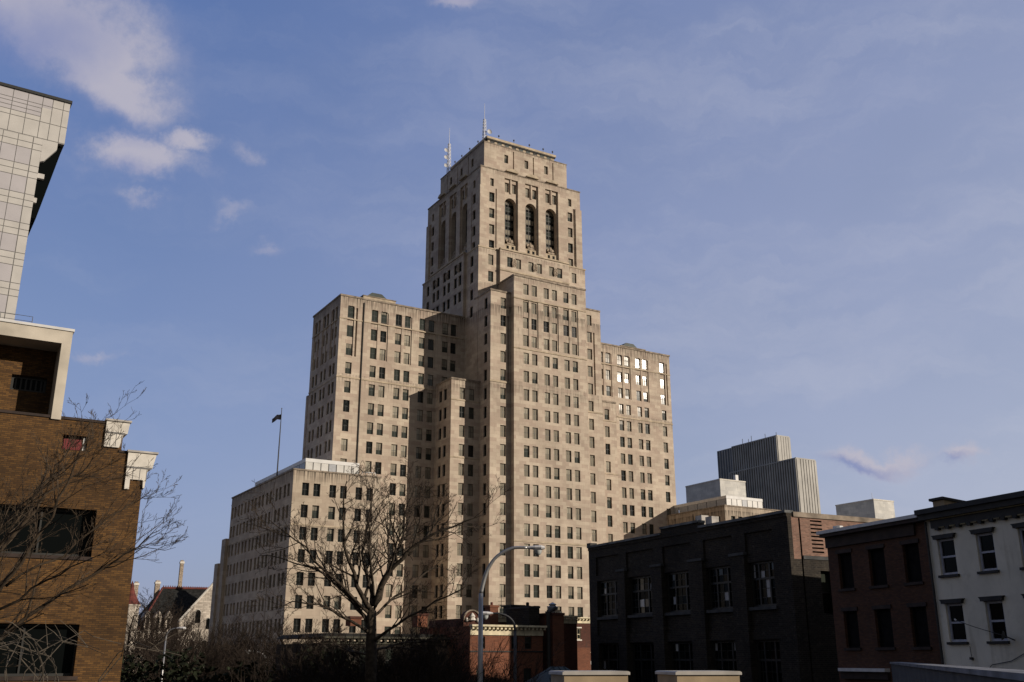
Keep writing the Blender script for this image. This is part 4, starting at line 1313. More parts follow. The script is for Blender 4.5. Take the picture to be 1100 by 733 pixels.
# ------------------------------------------------------------------ soot-black warehouse
def warehouse():
    s = .85
    Zz = lambda q: (q - 5) * s + 5
    u0, v0, v1 = 42.7, 46.9, 70.2
    T = Thing('brick_warehouse', 'soot black brick warehouse with big multi-paned windows and a stepped parapet', 'warehouse', 63.0, u0, v0)
    W = []
    zt = Zz(14.72)
    bays = [(57.0, 59.85), (61.6, 64.95), (66.87, 70.5), (72.15, 76.1), (77.5, 81.2)]
    it = []
    for (a, c) in bays:
        a, c = a * s, c * s
        it.append((a, c, Zz(8.6), Zz(11.82), .35, 'w:loft')); it.append((a, c, Zz(2.6), Zz(6.3), .35, 'w:loft'))
        it.append((a - .1, c + .1, Zz(7.0), Zz(8.45), .1, None)); it.append((a - .1, c + .1, Zz(12.3), Zz(14.0), .12, None))
    mb = MB()
    facade(mb, 'L', u0, v0, v1, 0, zt, it, 'brick_soot', W)
    zb = Zz(11.75)               # lower side wall: soot plus cast shade put into the colour; top bare brick
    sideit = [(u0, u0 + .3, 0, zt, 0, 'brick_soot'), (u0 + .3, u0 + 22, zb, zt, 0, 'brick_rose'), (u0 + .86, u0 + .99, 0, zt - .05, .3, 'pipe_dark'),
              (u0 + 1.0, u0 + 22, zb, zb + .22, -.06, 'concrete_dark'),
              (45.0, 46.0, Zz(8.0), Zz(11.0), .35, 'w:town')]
    for k in range(9):
        z = zb + .42 + k * .235
        sideit.append((u0 + 1.8, u0 + 2.75, z, z + .10, .22, 'pipe_dark'))
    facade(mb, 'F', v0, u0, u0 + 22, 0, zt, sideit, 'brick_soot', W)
    facade(mb, 'R', u0 + 22, v0, v1, 0, zt, [], 'brick_soot'); facade(mb, 'B', v1, u0, u0 + 22, 0, zt, [], 'brick_soot')
    mb.face([(u0, v0, zt - .6), (u0 + 22, v0, zt - .6), (u0 + 22, v1, zt - .6), (u0, v1, zt - .6)], 'roof_black')
    T.part('wall', mb)
    mb = MB()
    c0 = 'cornice_black'
    segs = [(v0, 65.4 * s, zt, zt + .22), (65.4 * s, 70.65 * s, zt, zt + .62), (70.65 * s, v1, zt, zt + .22)]
    for (a, c, za, zb) in segs:
        mb.box(u0 - .06, u0 + .45, a + .002, c, za, zb, 'brick_soot'); mb.box(u0 - .16, u0 + .52, a + .002, c, zb, zb + .16, 'coping_grey')
    mb.box(u0 + .45, u0 + 22, v0 - .08, v0 + .4, zt, zt + .3, 'limestone_coping')
    mb.box(u0 - .12, u0 + .5, v1 - .5, v1 + .05, zt + .37, zt + .6, c0)
    T.part('parapet', mb)
    for (a, c) in ((59.85, 61.6), (64.95, 66.87), (70.5, 72.15), (76.1, 77.5)):
        mb = MB()
        mb.box(u0 - .22, u0, a * s + .05, c * s - .05, 0, Zz(12.4), 'brick_soot'); mb.box(u0 - .28, u0, a * s, c * s, Zz(12.4), Zz(12.6), 'concrete_dark')
        T.part('pilaster', mb)
    for (a, c) in bays:
        mb = MB()
        mb.box(u0 - .1, u0 + .3, a * s - .05, c * s + .05, Zz(8.6) - .2, Zz(8.6) - .003, 'concrete_dark'); T.part('sill', mb)
    mb = MB()
    for v, z, c in ((64.6 * s, zt + .95, 'concrete_cap'), (65.9 * s, zt + 1.15, 'concrete_cap')):
        mb.box(u0 + .3, u0 + .9, v - .35, v + .35, zt, z, c)
    T.part('roof_vent', mb)
    for rec in W:
        pane_obj(T, rec)
warehouse()

# ------------------------------------------------------------------ rowhouses on the right
def rowhouse_brown():
    s = 1.1
    Zz = lambda q: (q - 5) * s + 5
    u0 = 37.4
    v0, v1 = 39.62, 47.4
    T = Thing('brown_rowhouse', 'brown brick rowhouse with six boarded windows beside the white house', 'rowhouse', 69.0, u0, v0)
    W = []
    it = []
    cols = [(41.3, 42.33), (38.94, 40.06), (36.65, 37.68)]
    for a, c in cols:
        it.append((a * s, c * s, Zz(8.33), Zz(10.06), .22, 'w:board')); it.append((a * s, c * s, Zz(5.5), Zz(7.24), .22, 'w:board'))
    it.append((39.6 * s, 42.6 * s, .4, Zz(3.9), .5, 'w:dark'))
    mb = MB()
    zt = Zz(11.1)
    facade(mb, 'L', u0, v0, v1, 0, zt, it, 'brick_brown', W)
    facade(mb, 'B', v1, u0, u0 + 14, 0, zt, [], 'brick_brown'); facade(mb, 'F', v0, u0, u0 + 14, 0, zt, [], 'brick_brown'); facade(mb, 'R', u0 + 14, v0, v1, 0, zt, [], 'brick_brown')
    mb.face([(u0, v0, zt), (u0 + 14, v0, zt - .6), (u0 + 14, v1, zt - .6), (u0, v1, zt)], 'roof_black')
    T.part('wall', mb)
    mb = MB()
    mb.box(u0 - .12, u0, v0 + .75, v1, Zz(10.42), Zz(10.95), 'cornice_brown')
    mb.box(u0 - .4, u0, v0 + .05, v1 + .1, Zz(10.95), Zz(11.12), 'cornice_brown')
    mb.box(u0 - .48, u0 + .5, v0 + .05, v1 + .25, Zz(11.12), Zz(11.28), 'steel_pale')
    T.part('cornice', mb)
    mb = MB(); mb.lathe((u0 + .4, v1 - .6, zt + .15), [(.0, 0), (.28, .02), (.28, .3), (.0, .34)], 10, 'white_paint'); T.part('roof_vent', mb)
    for a, c in cols:
        for z0, z1 in ((8.33, 10.06), (5.5, 7.24)):
            mb = MB()
            mb.box(u0 - .07, u0 + .1, a * s - .1, c * s + .1, Zz(z1), Zz(z1) + .2, 'cornice_brown'); T.part('lintel', mb)
            mb = MB()
            mb.box(u0 - .1, u0 + .15, a * s - .1, c * s + .1, Zz(z0) - .14, Zz(z0) - .003, 'cornice_brown'); T.part('sill', mb)
    mb = MB(); mb.box(u0 - .35, u0, 39.4 * s, 42.75 * s, Zz(4.4), Zz(4.55), 'steel_pale'); mb.box(u0 - .2, u0, 39.4 * s, 42.75 * s, Zz(4.05), Zz(4.4), 'cornice_brown'); T.part('shopfront_cornice', mb)
    for rec in W:
        pane_obj(T, rec)
rowhouse_brown()

def rowhouse_white():
    s = 1.1
    Zz = lambda q: (q - 5) * s + 5
    u0 = 37.4
    v0, v1 = 31.4, 39.6
    T = Thing('white_rowhouse', 'off-white painted rowhouse with pale sash windows and a heavy black cornice', 'rowhouse', 69.0, u0, v0)
    W = []
    it = []
    cols = [(34.44, 35.42), (32.27, 33.2), (30.0, 30.98)]
    for a, c in cols:
        it.append((a * s, c * s, Zz(8.5), Zz(10.06), .16, 'w:sash')); it.append((a * s, c * s, Zz(5.68), Zz(7.28), .16, 'w:sash'))
    it.append((30 * s, 35.2 * s, .4, Zz(3.9), .5, 'w:dark'))
    zt = Zz(11.2)
    mb = MB()
    facade(mb, 'L', u0 - .05, v0, v1, 0, zt, it, 'stucco_white', W)
    facade(mb, 'B', v1, u0 - .05, u0 + 14, 0, zt, [], 'brick_brown'); facade(mb, 'F', v0, u0 - .05, u0 + 14, 0, zt, [], 'brick_brown'); facade(mb, 'R', u0 + 14, v0, v1, 0, zt, [], 'brick_brown')
    mb.face([(u0, v0, zt), (u0 + 14, v0, zt - .4), (u0 + 14, v1, zt - .4), (u0, v1, zt)], 'roof_black')
    T.part('wall', mb)
    mb = MB()
    x = u0 - .05
    mb.box(x - .16, x, v0, v1 - .5, Zz(10.56), Zz(10.9), 'cornice_black')
    mb.box(x - .26, x, v0, v1 - .38, Zz(10.9), Zz(10.955), 'trim_gold')
    mb.box(x - .4, x, v0, v1 + .02, Zz(10.955), Zz(11.2), 'cornice_black'); mb.box(x - .55, x + .4, v0, v1 + .08, Zz(11.2), Zz(11.42), 'cornice_black')
    v = v0
    while v < v1 - .8:
        mb.box(x - .2, x - .16, v, v + .34, Zz(10.53), Zz(10.58), 'trim_gold'); mb.box(x - .2, x, v + .4, v + .62, Zz(10.45), Zz(10.58), 'cornice_black'); v += .68
    T.part('cornice', mb)
    for a, c in cols:
        for z0, z1 in ((8.5, 10.06), (5.68, 7.28)):
            mb = MB()
            mb.prism([(a * s - .1, Zz(z1) + .0), (c * s + .1, Zz(z1)), (c * s + .13, Zz(z1) + .12), (c * s + .22, Zz(z1) + .2), (a * s - .22, Zz(z1) + .2), (a * s - .13, Zz(z1) + .12)], 'x', x - .16, x + .1, 'cornice_black'); T.part('window_hood', mb)
            mb = MB()
            mb.box(x - .12, x + .12, a * s - .1, c * s + .1, Zz(z0) - .12, Zz(z0) - .003, 'cornice_black'); T.part('sill', mb)
    # little lean-to roof on top
    mb = MB()
    mb.prism([(u0 + .5, zt - .2), (u0 + .5, zt + .72), (u0 + 6.4, zt + .1), (u0 + 6.4, zt - .2)], 'y', 38.75, 39.5, 'concrete_tan')
    mb.prism([(u0 + .35, zt + .74), (u0 + .35, zt + .86), (u0 + 6.6, zt + .24), (u0 + 6.6, zt + .1)], 'y', 38.65, 39.6, 'cornice_black')
    T.part('roof_hatch', mb)
    mb = MB(); mb.tube([(x - .1, v1 - .12, 3), (x - .1, v1 - .12, Zz(10.9))], .06, 6, 'pipe_dark'); T.part('downpipe', mb)
    mb = MB(); mb.tube([(x - .06, 33.9 * s, Zz(4.2)), (x - .07, 33.2 * s, Zz(4.75)), (x - .05, 32.2 * s, Zz(4.9)), (x - .06, 30.5 * s, Zz(5.6))], .018, 4, 'pipe_dark'); T.part('wall_cable', mb)
    # blank plates and hooks on the wall
    mb = MB(); mb.box(x - .1, x, 34.2 * s, 34.35 * s, Zz(4.95), Zz(5.05), 'cornice_black'); mb.tube([(x - .03, 34.28 * s, Zz(5.05)), (x - .03, 34.3 * s, Zz(5.5))], .012, 4, 'cornice_black'); T.part('wall_hook', mb)
    for rec in W:
        pane_obj(T, rec)
    # satellite dish with its long feed arm
    D = Thing('satellite_dish', 'dark satellite dish on a long arm in front of the lower white house window', 'satellite dish', 69.0, x, 32.0 * s, Zz(5.9))
    mb = MB()
    c = Vector((x - .45, 32.0 * s, Zz(5.86)))
    ax = Vector((-.55, .75, .25)).normalized()
    e1 = ax.cross(Vector((0, 0, 1))).normalized(); e2 = e1.cross(ax)
    rings = []
    for q, d in ((0, 0), (.5, .02), (.85, .06), (1, .1)):
        rings.append([tuple(c + ax * d + e1 * (.26 * q * cos(2 * pi * k / 14)) + e2 * (.22 * q * sin(2 * pi * k / 14))) for k in range(14)])
    for i in range(3):
        for k in range(14):
            k2 = (k + 1) % 14
            mb.face([rings[i][k], rings[i][k2], rings[i + 1][k2], rings[i + 1][k]], 'steel_dark')
    D.part('dish', mb)
    mb = MB(); mb.tube([tuple(c), (c.x - .5, c.y + 1.2, c.z + .42), (c.x - .7, c.y + 2.0, c.z + .72)], .016, 5, 'steel_dark'); mb.tube([(c.x - .7, c.y + 2.0, c.z + .72), (c.x - .72, c.y + 2.08, c.z + .78)], .04, 6, 'steel_pale'); D.part('feed_arm', mb)
    mb = MB(); mb.tube([tuple(c), (x, 32.0 * s - .1, Zz(5.7))], .03, 5, 'steel_dark'); D.part('bracket', mb)
rowhouse_white()

# ------------------------------------------------------------------ red brick houses in the middle
def bracket_cornice(mb, x0, x1, y, z0, z1, mat, step=.3):
    mb.box(x0 - .08, x1 + .08, y - .42, y, z1 - .12, z1, mat)
    mb.box(x0, x1, y - .08, y, z0, z1 - .28, mat)
    x = x0
    while x < x1 - .1:
        mb.box(x, x + step * .45, y - .3, y, z1 - .28, z1 - .12, mat); x += step

def town_a():
    b = 57.
    T = Thing('red_townhouse', 'low red brick townhouse with a bracketed cream cornice behind the street lamp', 'townhouse', 58.0, 32.5, b)
    W = []
    it = [(35.58, 36.06, 5.58, 6.34, .12, 'w:town'), (36.6, 37.12, 5.58, 6.34, .12, 'w:town'), (33.1, 33.6, 5.58, 6.34, .12, 'w:town'), (33.0, 33.6, 3.0, 4.4, .12, 'w:town'), (36.5, 37.1, 3.0, 4.4, .12, 'w:town')]
    mb = MB(); volume(mb, 32.5, 38.0, b, b + 7, 0, 6.95, 'brick_red', 'roof_black', F=it, wins=W)
    mb.box(32.5, 38.0, b - .05, b, 5.38, 5.46, 'cornice_black')
    T.part('wall', mb)
    mb = MB(); bracket_cornice(mb, 32.5, 38.0, b, 6.42, 7.05, 'cream_trim'); T.part('cornice', mb)
    for (x0, x1, y, z0, z1, m) in ((35.75, 36.4, b + 3, 6.9, 8.45, 'brick_red'), (38.95, 39.25, b + 4, 6.9, 8.2, 'brick_red')):
        mb = MB(); mb.box(x0, x1, y, y + .7, z0, z1 - .15, m); mb.box(x0 - .05, x1 + .05, y - .05, y + .75, z1 - .15, z1, m); mb.lathe(((x0 + x1) / 2, y + .35, z1), [(.1, 0), (.1, .2), (0, .22)], 6, 'tile_red'); T.part('chimney', mb)
    for rec in W: pane_obj(T, rec)
    # party wall and big stack at the right end
    T2 = Thing('chimney_stack', 'tall red brick chimney stack with a steel cowl between two townhouses', 'chimney', 58.0, 38.6, b)
    mb = MB(); mb.box(38.6, 39.5, b - .3, b + 2.2, 0, 7.75, 'brick_red'); mb.box(38.55, 39.55, b - .36, b + 2.2, 7.75, 7.9, 'brick_dark_red'); T2.part('stack', mb)
    mb = MB(); mb.box(37.35, 38.15, b + .6, b + 3.5, 0, 8.2, 'brick_soot'); mb.box(37.3, 38.2, b + .55, b + 3.5, 8.2, 8.33, 'cornice_black'); mb.lathe((37.6, b + 1.2, 8.33), [(.12, 0), (.12, .25), (0, .28)], 6, 'brick_soot'); T2.part('party_wall', mb)
    mb = MB(); mb.tube([(38.32, b - .2, 0), (38.32, b - .2, 7.9)], .13, 6, 'pipe_dark'); mb.tube([(38.32, b - .2, 7.9), (38.95, b - .2, 8.25)], .1, 6, 'pipe_dark'); T2.part('flue_pipe', mb)
    mb = MB(); mb.lathe((39.15, b + .5, 7.9), [(.16, 0), (.16, .15), (.33, .2), (.36, .4), (.2, .5), (.28, .58), (.0, .72)], 10, 'steel'); T2.part('cowl', mb)
town_a()

def town_rear():
    b = 65.
    T = Thing('rear_townhouse', 'taller dark brick townhouse with cream cornice showing behind the low red one', 'townhouse', 58.0, 37.0, b)
    mb = MB(); volume(mb, 38.4, 46.5, b, b + 9, 0, 7.9, 'brick_dark_red', 'roof_black'); T.part('wall', mb)
    mb = MB(); bracket_cornice(mb, 38.4, 46.5, b, 7.55, 8.12, 'cream_trim', .34); T.part('cornice', mb)
    for (x0, x1) in ((41.2, 42.3),):
        mb = MB(); mb.box(x0, x1, b + 1, b + 2.2, 7.9, 8.75, 'cornice_black'); mb.box(x0 - .1, x1 + .1, b + .9, b + 2.3, 8.75, 8.87, 'cornice_black'); T.part('dormer', mb)
    mb = MB(); mb.tube([(40.9, b + 2, 7.9), (40.9, b + 2, 9.6)], .02, 4, 'steel_dark')
    for k in range(3): mb.tube([(40.6, b + 2, 8.9 + k * .25), (41.2, b + 2, 8.9 + k * .25)], .014, 3, 'steel_dark')
    T.part('aerial', mb)
town_rear()

def town_b():
    b = 88.
    T = Thing('side_townhouse', 'brown red brick house with a pair of small white arched windows beside the warehouse', 'townhouse', 58.0, 58.0, b)
    W = []
    mb = MB()
    it = [(62.3, 62.72, 6.9, 8.0, .12, 'w:townwhite'), (62.98, 63.44, 6.9, 8.0, .12, 'w:townwhite'), (66, 66.8, 6.5, 8, .12, 'w:town')]
    volume(mb, 55.5, 70, b, b + 9, 0, 8.95, 'brick_dark_red', 'roof_black', F=it, wins=W)
    mb.box(61.0, 70, b - .06, b, 5.55, 5.63, 'carved_stone')
    T.part('wall', mb)
    mb = MB(); bracket_cornice(mb, 60.6, 70, b, 8.5, 9.1, 'cream_trim', .42); T.part('cornice', mb)
    for x0, x1 in ((62.3, 62.72), (62.98, 63.44)):
        mb = MB(); mb.box(x0 - .08, x1 + .08, b - .06, b, 8.0, 8.12, 'cornice_white'); mb.box(x0 - .08, x1 + .08, b - .08, b, 6.75, 6.88, 'cornice_white'); T.part('window_trim', mb)
    mb = MB(); mb.box(61.2, 62.2, b + 2, b + 3, 8.9, 9.9, 'brick_soot'); mb.box(61.0, 62.5, b + 2, b + 3, 9.6, 9.75, 'cornice_black'); T.part('chimney', mb)
    for rec in W: pane_obj(T, rec)
    T2 = Thing('brick_annex', 'low orange brick annex with a white name board at the foot of the side townhouse', 'annex', 58.0, 59, b - 5)
    mb = MB(); volume(mb, 56.0, 60.2, b - 6, b - .5, 0, 6.0, 'brick_red', 'roof_black'); T2.part('wall', mb)
    mb = MB(); mb.box(60.3, 61.3, b - 5.9, b - 5.8, 4.45, 4.75, 'white_paint'); mb.box(60.2, 60.3, b - 5.9, b - 5.8, 0, 4.8, 'steel_dark'); T2.part('board', mb)
town_b()

def dark_house():
    b = 60.
    T = Thing('mansard_house', 'shadowed dark house with olive cornice and an ornate round pediment behind the big bare tree', 'townhouse', 58.0, 24.0, b)
    W = []
    it = []
    for k in range(5):
        u = 24.6 + k * 1.75
        it.append((u, u + .7, 4.2, 5.6, .15, 'w:town')); it.append((u, u + .7, 1.4, 3.0, .15, 'w:town'))
    mb = MB(); volume(mb, 23.8, 35.4, b, b + 8, 0, 5.9, 'brick_soot', 'roof_black', F=it, wins=W, top=False); T.part('wall', mb)
    mb = MB()
    mb.prism([(23.7, 6.25), (35.5, 6.25), (35.0, 6.5), (24.2, 6.5)], 'y', b + .3, b + 8, 'slate'); T.part('roof', mb)
    mb = MB(); bracket_cornice(mb, 23.8, 35.4, b, 5.85, 6.3, 'cornice_olive', .45); T.part('cornice', mb)
    mb = MB()
    pts = [(33.6, 6.3), (33.6, 7.45)] + [(34.25 - .65 * cos(pi * k / 10), 7.45 + .62 * sin(pi * k / 10)) for k in range(11)] + [(34.9, 7.45), (34.9, 6.3)]
    mb.prism(pts, 'y', b - .15, b + .3, 'brick_dark_red')
    mb.tube([(x, b - .2, z) for x, z in pts[2:-2]], .06, 5, 'carved_stone')
    mb.lathe((34.25, b - .2, 7.35), [(.05, 0), (.26, .08), (.16, .25), (.22, .32), (.08, .5), (0, .56)], 8, 'cornice_white')
    for q in (-.42, .42): mb.lathe((34.25 + q, b - .2, 7.3), [(.05, 0), (.12, .07), (.09, .25), (0, .3)], 6, 'cornice_white')
    T.part('pediment', mb)
    for (x, z) in ((31.3, 7.9), (26.5, 7.6)):
        mb = MB(); mb.box(x, x + .75, b + 2, b + 2.8, 7, z - .15, 'brick_red'); mb.box(x - .06, x + .81, b + 1.94, b + 2.86, z - .15, z, 'brick_dark_red'); T.part('chimney', mb)
    for rec in W: pane_obj(T, rec)
    T2 = Thing('green_shed', 'low shed with a dark green ribbed hip roof in front of the red townhouse', 'shed', 58.0, 35.5, 50)
    mb = MB(); mb.box(32.8, 36.2, 48.5, 52, 0, 3.1, 'brick_soot'); T2.part('wall', mb)
    mb = MB()
    a, c, d, e = (32.4, 48.1, 3.1), (36.6, 48.1, 3.1), (36.6, 52.4, 3.1), (32.4, 52.4, 3.1); r1, r2 = (34.0, 50.2, 4.55), (35.0, 50.2, 4.55)
    for f in ((a, c, r2, r1), (c, d, r2), (d, e, r1, r2), (e, a, r1)): mb.face(f, 'green_roof')
    for k in range(11):
        x = 32.5 + k * .4
        t = min(1, (x - 32.4) / 1.6, (36.6 - x) / 1.6)
        mb.tube([(x, 48.1, 3.12), (x, 48.1 + 2.1 * t, 3.12 + 1.45 * t)], .03, 3, 'green_roof')
    T2.part('roof', mb)
dark_house()

# ------------------------------------------------------------------ street lamps
def lamp(label, x, y, pole_top, arm, head_len, mat, base_z=0., bowl=True, r=.09):
    """arm: list of (dx, z) from the pole, ending at the head"""
    T = Thing('street_lamp', label, 'street lamp', 90, x, y, base_z)
    mb = MB()
    mb.tube([(x, y, base_z), (x, y, base_z + .5)], [r * 2.0, r * 1.9], 10, mat)
    mb.tube([(x, y, base_z + .5), (x, y, (base_z + pole_top) / 2), (x, y, pole_top)], [r * 1.35, r * 1.15, r * .95], 10, mat)
    T.part('pole', mb, smooth=True)
    mb = MB()
    pts = [(x, y, pole_top)] + [(x + dx, y, z) for dx, z in arm]
    # smooth the bend
    out = []
    for i in range(len(pts) - 1):
        p0 = Vector(pts[max(i - 1, 0)]); p1 = Vector(pts[i]); p2 = Vector(pts[i + 1]); p3 = Vector(pts[min(i + 2, len(pts) - 1)])
        for k in range(4):
            t = k / 4
            out.append(.5 * ((2 * p1) + (p2 - p0) * t + (2 * p0 - 5 * p1 + 4 * p2 - p3) * t * t + (3 * p1 - p0 - 3 * p2 + p3) * t ** 3))
    out.append(Vector(pts[-1]))
    mb.tube([tuple(p) for p in out], [r * .95 - r * .35 * i / len(out) for i in range(len(out))], 8, mat)
    T.part('arm', mb, smooth=True)
    dx = 1 if arm[-1][0] > 0 else -1
    ex, ez = x + arm[-1][0], arm[-1][1]
    h = T.part('lamp_head', head_mb(ex, y, ez, dx, head_len))
    if bowl:
        mb = MB(); mb.lathe((ex + dx * head_len * .62, y, ez - .12), [(0, -.24), (.1, -.22), (.17, -.12), (.19, 0)], 10, 'lamp_bowl'); T.part('glass_bowl', mb, h, smooth=True)
def head_mb(ex, y, ez, dx, L):
    mb = MB()
    secs = [(-.05, .05, .05), (.15, .08, .09), (.45, .16, .13), (.8, .18, .14), (1.0, .10, .08)]
    rings = []
    for t, w, hh in secs:
        rings.append([(ex + dx * L * t, y + w * cos(2 * pi * k / 8), ez + hh * .8 * sin(2 * pi * k / 8)) for k in range(8)])
    for i in range(len(rings) - 1):
        for k in range(8):
            k2 = (k + 1) % 8
            mb.face([rings[i][k], rings[i][k2], rings[i + 1][k2], rings[i + 1][k]], 'steel_pale')
    mb.face(rings[0], 'steel_pale'); mb.face(list(reversed(rings[-1])), 'steel_pale')
    return mb
lamp('tall silver street lamp with a curved arm and cobra head in front of the skyscraper', -1.45, 48, 7.9, [(.14, 8.5), (.34, 9.05), (.75, 9.6), (1.45, 9.97), (2.15, 10.0)], .85, 'steel', r=.105)
lamp('darker street lamp curving left in front of the red townhouse', .18, 60, 6.5, [(-.08, 6.95), (-.4, 7.3), (-.9, 7.48), (-1.3, 7.5)], .7, 'steel_dark', r=.08)
lamp('small street lamp whose head shows low in front of the dark pavilion side', -24.6, 105, 4.9, [(-.35, 5.35), (-.9, 5.6), (-1.5, 5.72)], .8, 'steel_pale', r=.1)
lamp('slim pale lamp post in front of the stone hall', -26.6, 80, 6.3, [(.05, 6.75), (.3, 7.1), (.75, 7.22)], .7, 'steel', bowl=False, r=.06)

# ------------------------------------------------------------------ the raised deck we stand on
def post(x, y, label):
    T = Thing('concrete_pier', label, 'pier', 80, 0, 0, 3.3)
    A_, B_ = T.A, T.B
    u = x * A_.x + y * A_.y; v = x * B_.x + y * B_.y
    T.e.location = A_ * u + B_ * v + Vector((0, 0, 3.3)); T.off = (u, v, 3.3)
    mb = MB()
    n = 3
    mb.box(u, u + 1.0, v, v + .95, 3.3, 4.76, 'concrete_tan')
    T.part('shaft', mb)
    mb = MB()
    # cap with a low weathered top
    mb.box(u - .03, u + 1.03, v - .03, v + .98, 4.762, 4.80, 'concrete_cap')
    mb.prism([(u - .03, 4.80), (u + 1.03, 4.80), (u + 1.0, 4.815), (u + .0, 4.815)], 'y', v - .03, v + .98, 'concrete_cap')
    T.part('cap', mb)
post(.79, 15.95, 'left one of two tan concrete piers at the deck edge')
post(2.50, 15.95, 'right one of two tan concrete piers at the deck edge')
mb = MB()
mb.box(-9, 9, -14, 17.6, 2.6, 3.3, 'concrete_dark')
mb.box(-9, 9, -14, 17.6, 0, 2.6, 'concrete_dark', skip='T')
tag(mb.build('deck'), kind='structure')
def parapet():
    T = Thing('parapet_wall', 'long dark parapet wall with a pale coping at the lower right', 'parapet wall', 17.8, 0, 0, 0)
    A_, B_ = T.A, T.B
    x, y = 4.35, 8.6
    u = x * A_.x + y * A_.y; v = x * B_.x + y * B_.y
    T.e.location = A_ * u + B_ * v; T.off = (u, v, 0)
    L = 33.5
    mb = MB(); mb.box(u - 6, u + L, v - .42, v - .04, 0, 4.80, 'concrete_dark'); T.part('wall', mb)
    mb = MB(); mb.box(u - 6, u + L + .04, v - .46, v, 4.802, 4.87, 'coping_dark'); T.part('coping', mb)
parapet()

# ------------------------------------------------------------------ added block beyond the right edge of the view, shades the lower left
def shade_block():
    T = Thing('added_shade_block', 'added tall brown brick block, out of view, to shade the lower left', 'building', 69.0, 55, -8)
    W = []
    u0, u1, v0, v1 = 54, 68, -9.0, 22.0
    it = []
    for i in range(8):
        v = v0 + 2 + i * 3.7
        for k in range(7):
            it.append((v, v + 1.2, 2 + k * 3.3, 4 + k * 3.3, .2, 'w:town'))
    mb = MB()
    facade(mb, 'L', u0, v0, v1, 0, 24.2, it, 'brick_brown', W)
    facade(mb, 'F', v0, u0, u1, 0, 24.2, [], 'brick_brown'); facade(mb, 'B', v1, u0, u1, 0, 24.2, [], 'brick_brown'); facade(mb, 'R', u1, v0, v1, 0, 24.2, [], 'brick_brown')
    mb.face([(u0, v0, 24.1), (u1, v0, 24.1), (u1, v1, 24.1), (u0, v1, 24.1)], 'roof_black')
    T.part('wall', mb)
    mb = MB(); coping(mb, u0, u1, v0, v1, 24.2, .3, .15, 'concrete_cap'); T.part('coping', mb)
    for rec in W: pane_obj(T, rec)
shade_block()

# ------------------------------------------------------------------ bare trees
class Grow:
    def __init__(s, seed, bark, twig, tip_r=.006, max_twigs=4000, kl=1.0):
        s.kl = kl
        s.r = random.Random(seed); s.wood = MB(); s.twigs = MB(); s.bark = bark; s.twig = twig; s.tip = tip_r; s.n = 0; s.max = max_twigs
    def path(s, p, d, L, n, wob, up):
        pts = [p.copy()]
        d = d.normalized()
        for i in range(n):
            d = (d + Vector((s.r.gauss(0, wob), s.r.gauss(0, wob), s.r.gauss(0, wob) + up))).normalized()
            p = p + d * (L / n)
            pts.append(p.copy())
        return pts
    def limb(s, pts, r0, r1, level, kids=None, spread=.8, up=.08, cap=1200):
        """a limb along given points, then its own side branches, level by level until the cap"""
        pts = [Vector(q) for q in pts]
        out = [pts[0]]
        for i in range(len(pts) - 1):
            p0 = pts[max(i - 1, 0)]; p1 = pts[i]; p2 = pts[i + 1]; p3 = pts[min(i + 2, len(pts) - 1)]
            L = (p2 - p1).length
            for k in range(1, 4):
                t = k / 3
                q = .5 * ((2 * p1) + (p2 - p0) * t + (2 * p0 - 5 * p1 + 4 * p2 - p3) * t * t + (3 * p1 - p0 - 3 * p2 + p3) * t ** 3)
                if not (i == len(pts) - 2 and k == 3):
                    q = q + Vector((s.r.gauss(0, L * .03), s.r.gauss(0, L * .03), s.r.gauss(0, L * .025)))
                out.append(q)
        n = len(out)
        rad = [(r0 + (r1 - r0) * (i / (n - 1)) ** .8) * s.r.uniform(.93, 1.08) for i in range(n)]
        s.wood.tube([tuple(q) for q in out], rad, 7 if r0 > .06 else 5, s.bark)
        L = sum((out[i + 1] - out[i]).length for i in range(n - 1))
        s.queue = []
        s.children(out, rad, L, level, kids, spread, up, s.kl)
        s.run(cap)
    def run(s, cap):
        k = 0
        while k < len(s.queue) and k < cap:
            s.grow(*s.queue[k]); k += 1
        s.queue = []
    def children(s, pts, rad, L, level, kids=None, spread=.8, up=.08, kl=1.):
        if level <= 0: return
        k = kids or max(2, int(3 + L * 1.1))
        n = len(pts)
        for j in range(k):
            t = .2 + .8 * (j + s.r.random()) / k
            f = t * (n - 1); i = min(int(f), n - 2); q = pts[i].lerp(pts[i + 1], f - i)
            r = (rad[i] + (rad[i + 1] - rad[i]) * (f - i)) * s.r.uniform(.5, .72)
            d = (pts[i + 1] - pts[i]).normalized()
            side = Vector((s.r.gauss(0, 1), s.r.gauss(0, 1), s.r.gauss(0, .7) + .25))
            side = (side - d * side.dot(d))
            if side.length < .05: continue
            nd = (d * s.r.uniform(.55, 1.0) + side.normalized() * s.r.uniform(.5, 1.0) * spread).normalized()
            s.queue.append((q, nd, L * kl * s.r.uniform(.34, .62) * (1.12 - .5 * t), max(r, s.tip), level - 1, spread, up))
    def branch(s, p, d, L, r, level, spread, up, cap=110):
        s.queue = [(p, d, L, r, level, spread, up)]
        s.run(cap)
    def grow(s, p, d, L, r, level, spread, up):
        n = 5 if level >= 1 else 3
        pts = s.path(p, d, L, n, .13, up * .6)
        r1 = max(s.tip * .7, r * .3)
        rad = [r + (r1 - r) * i / n for i in range(n + 1)]
        thin = r < .02
        mb = s.twigs if thin else s.wood
        mb.tube([tuple(q) for q in pts], rad, 3 if thin else 5, s.twig if thin else s.bark, cap=False)
        s.children(pts, rad, L, level, None if level > 1 else max(3, int(2.5 + L * 3.2)), spread, up)

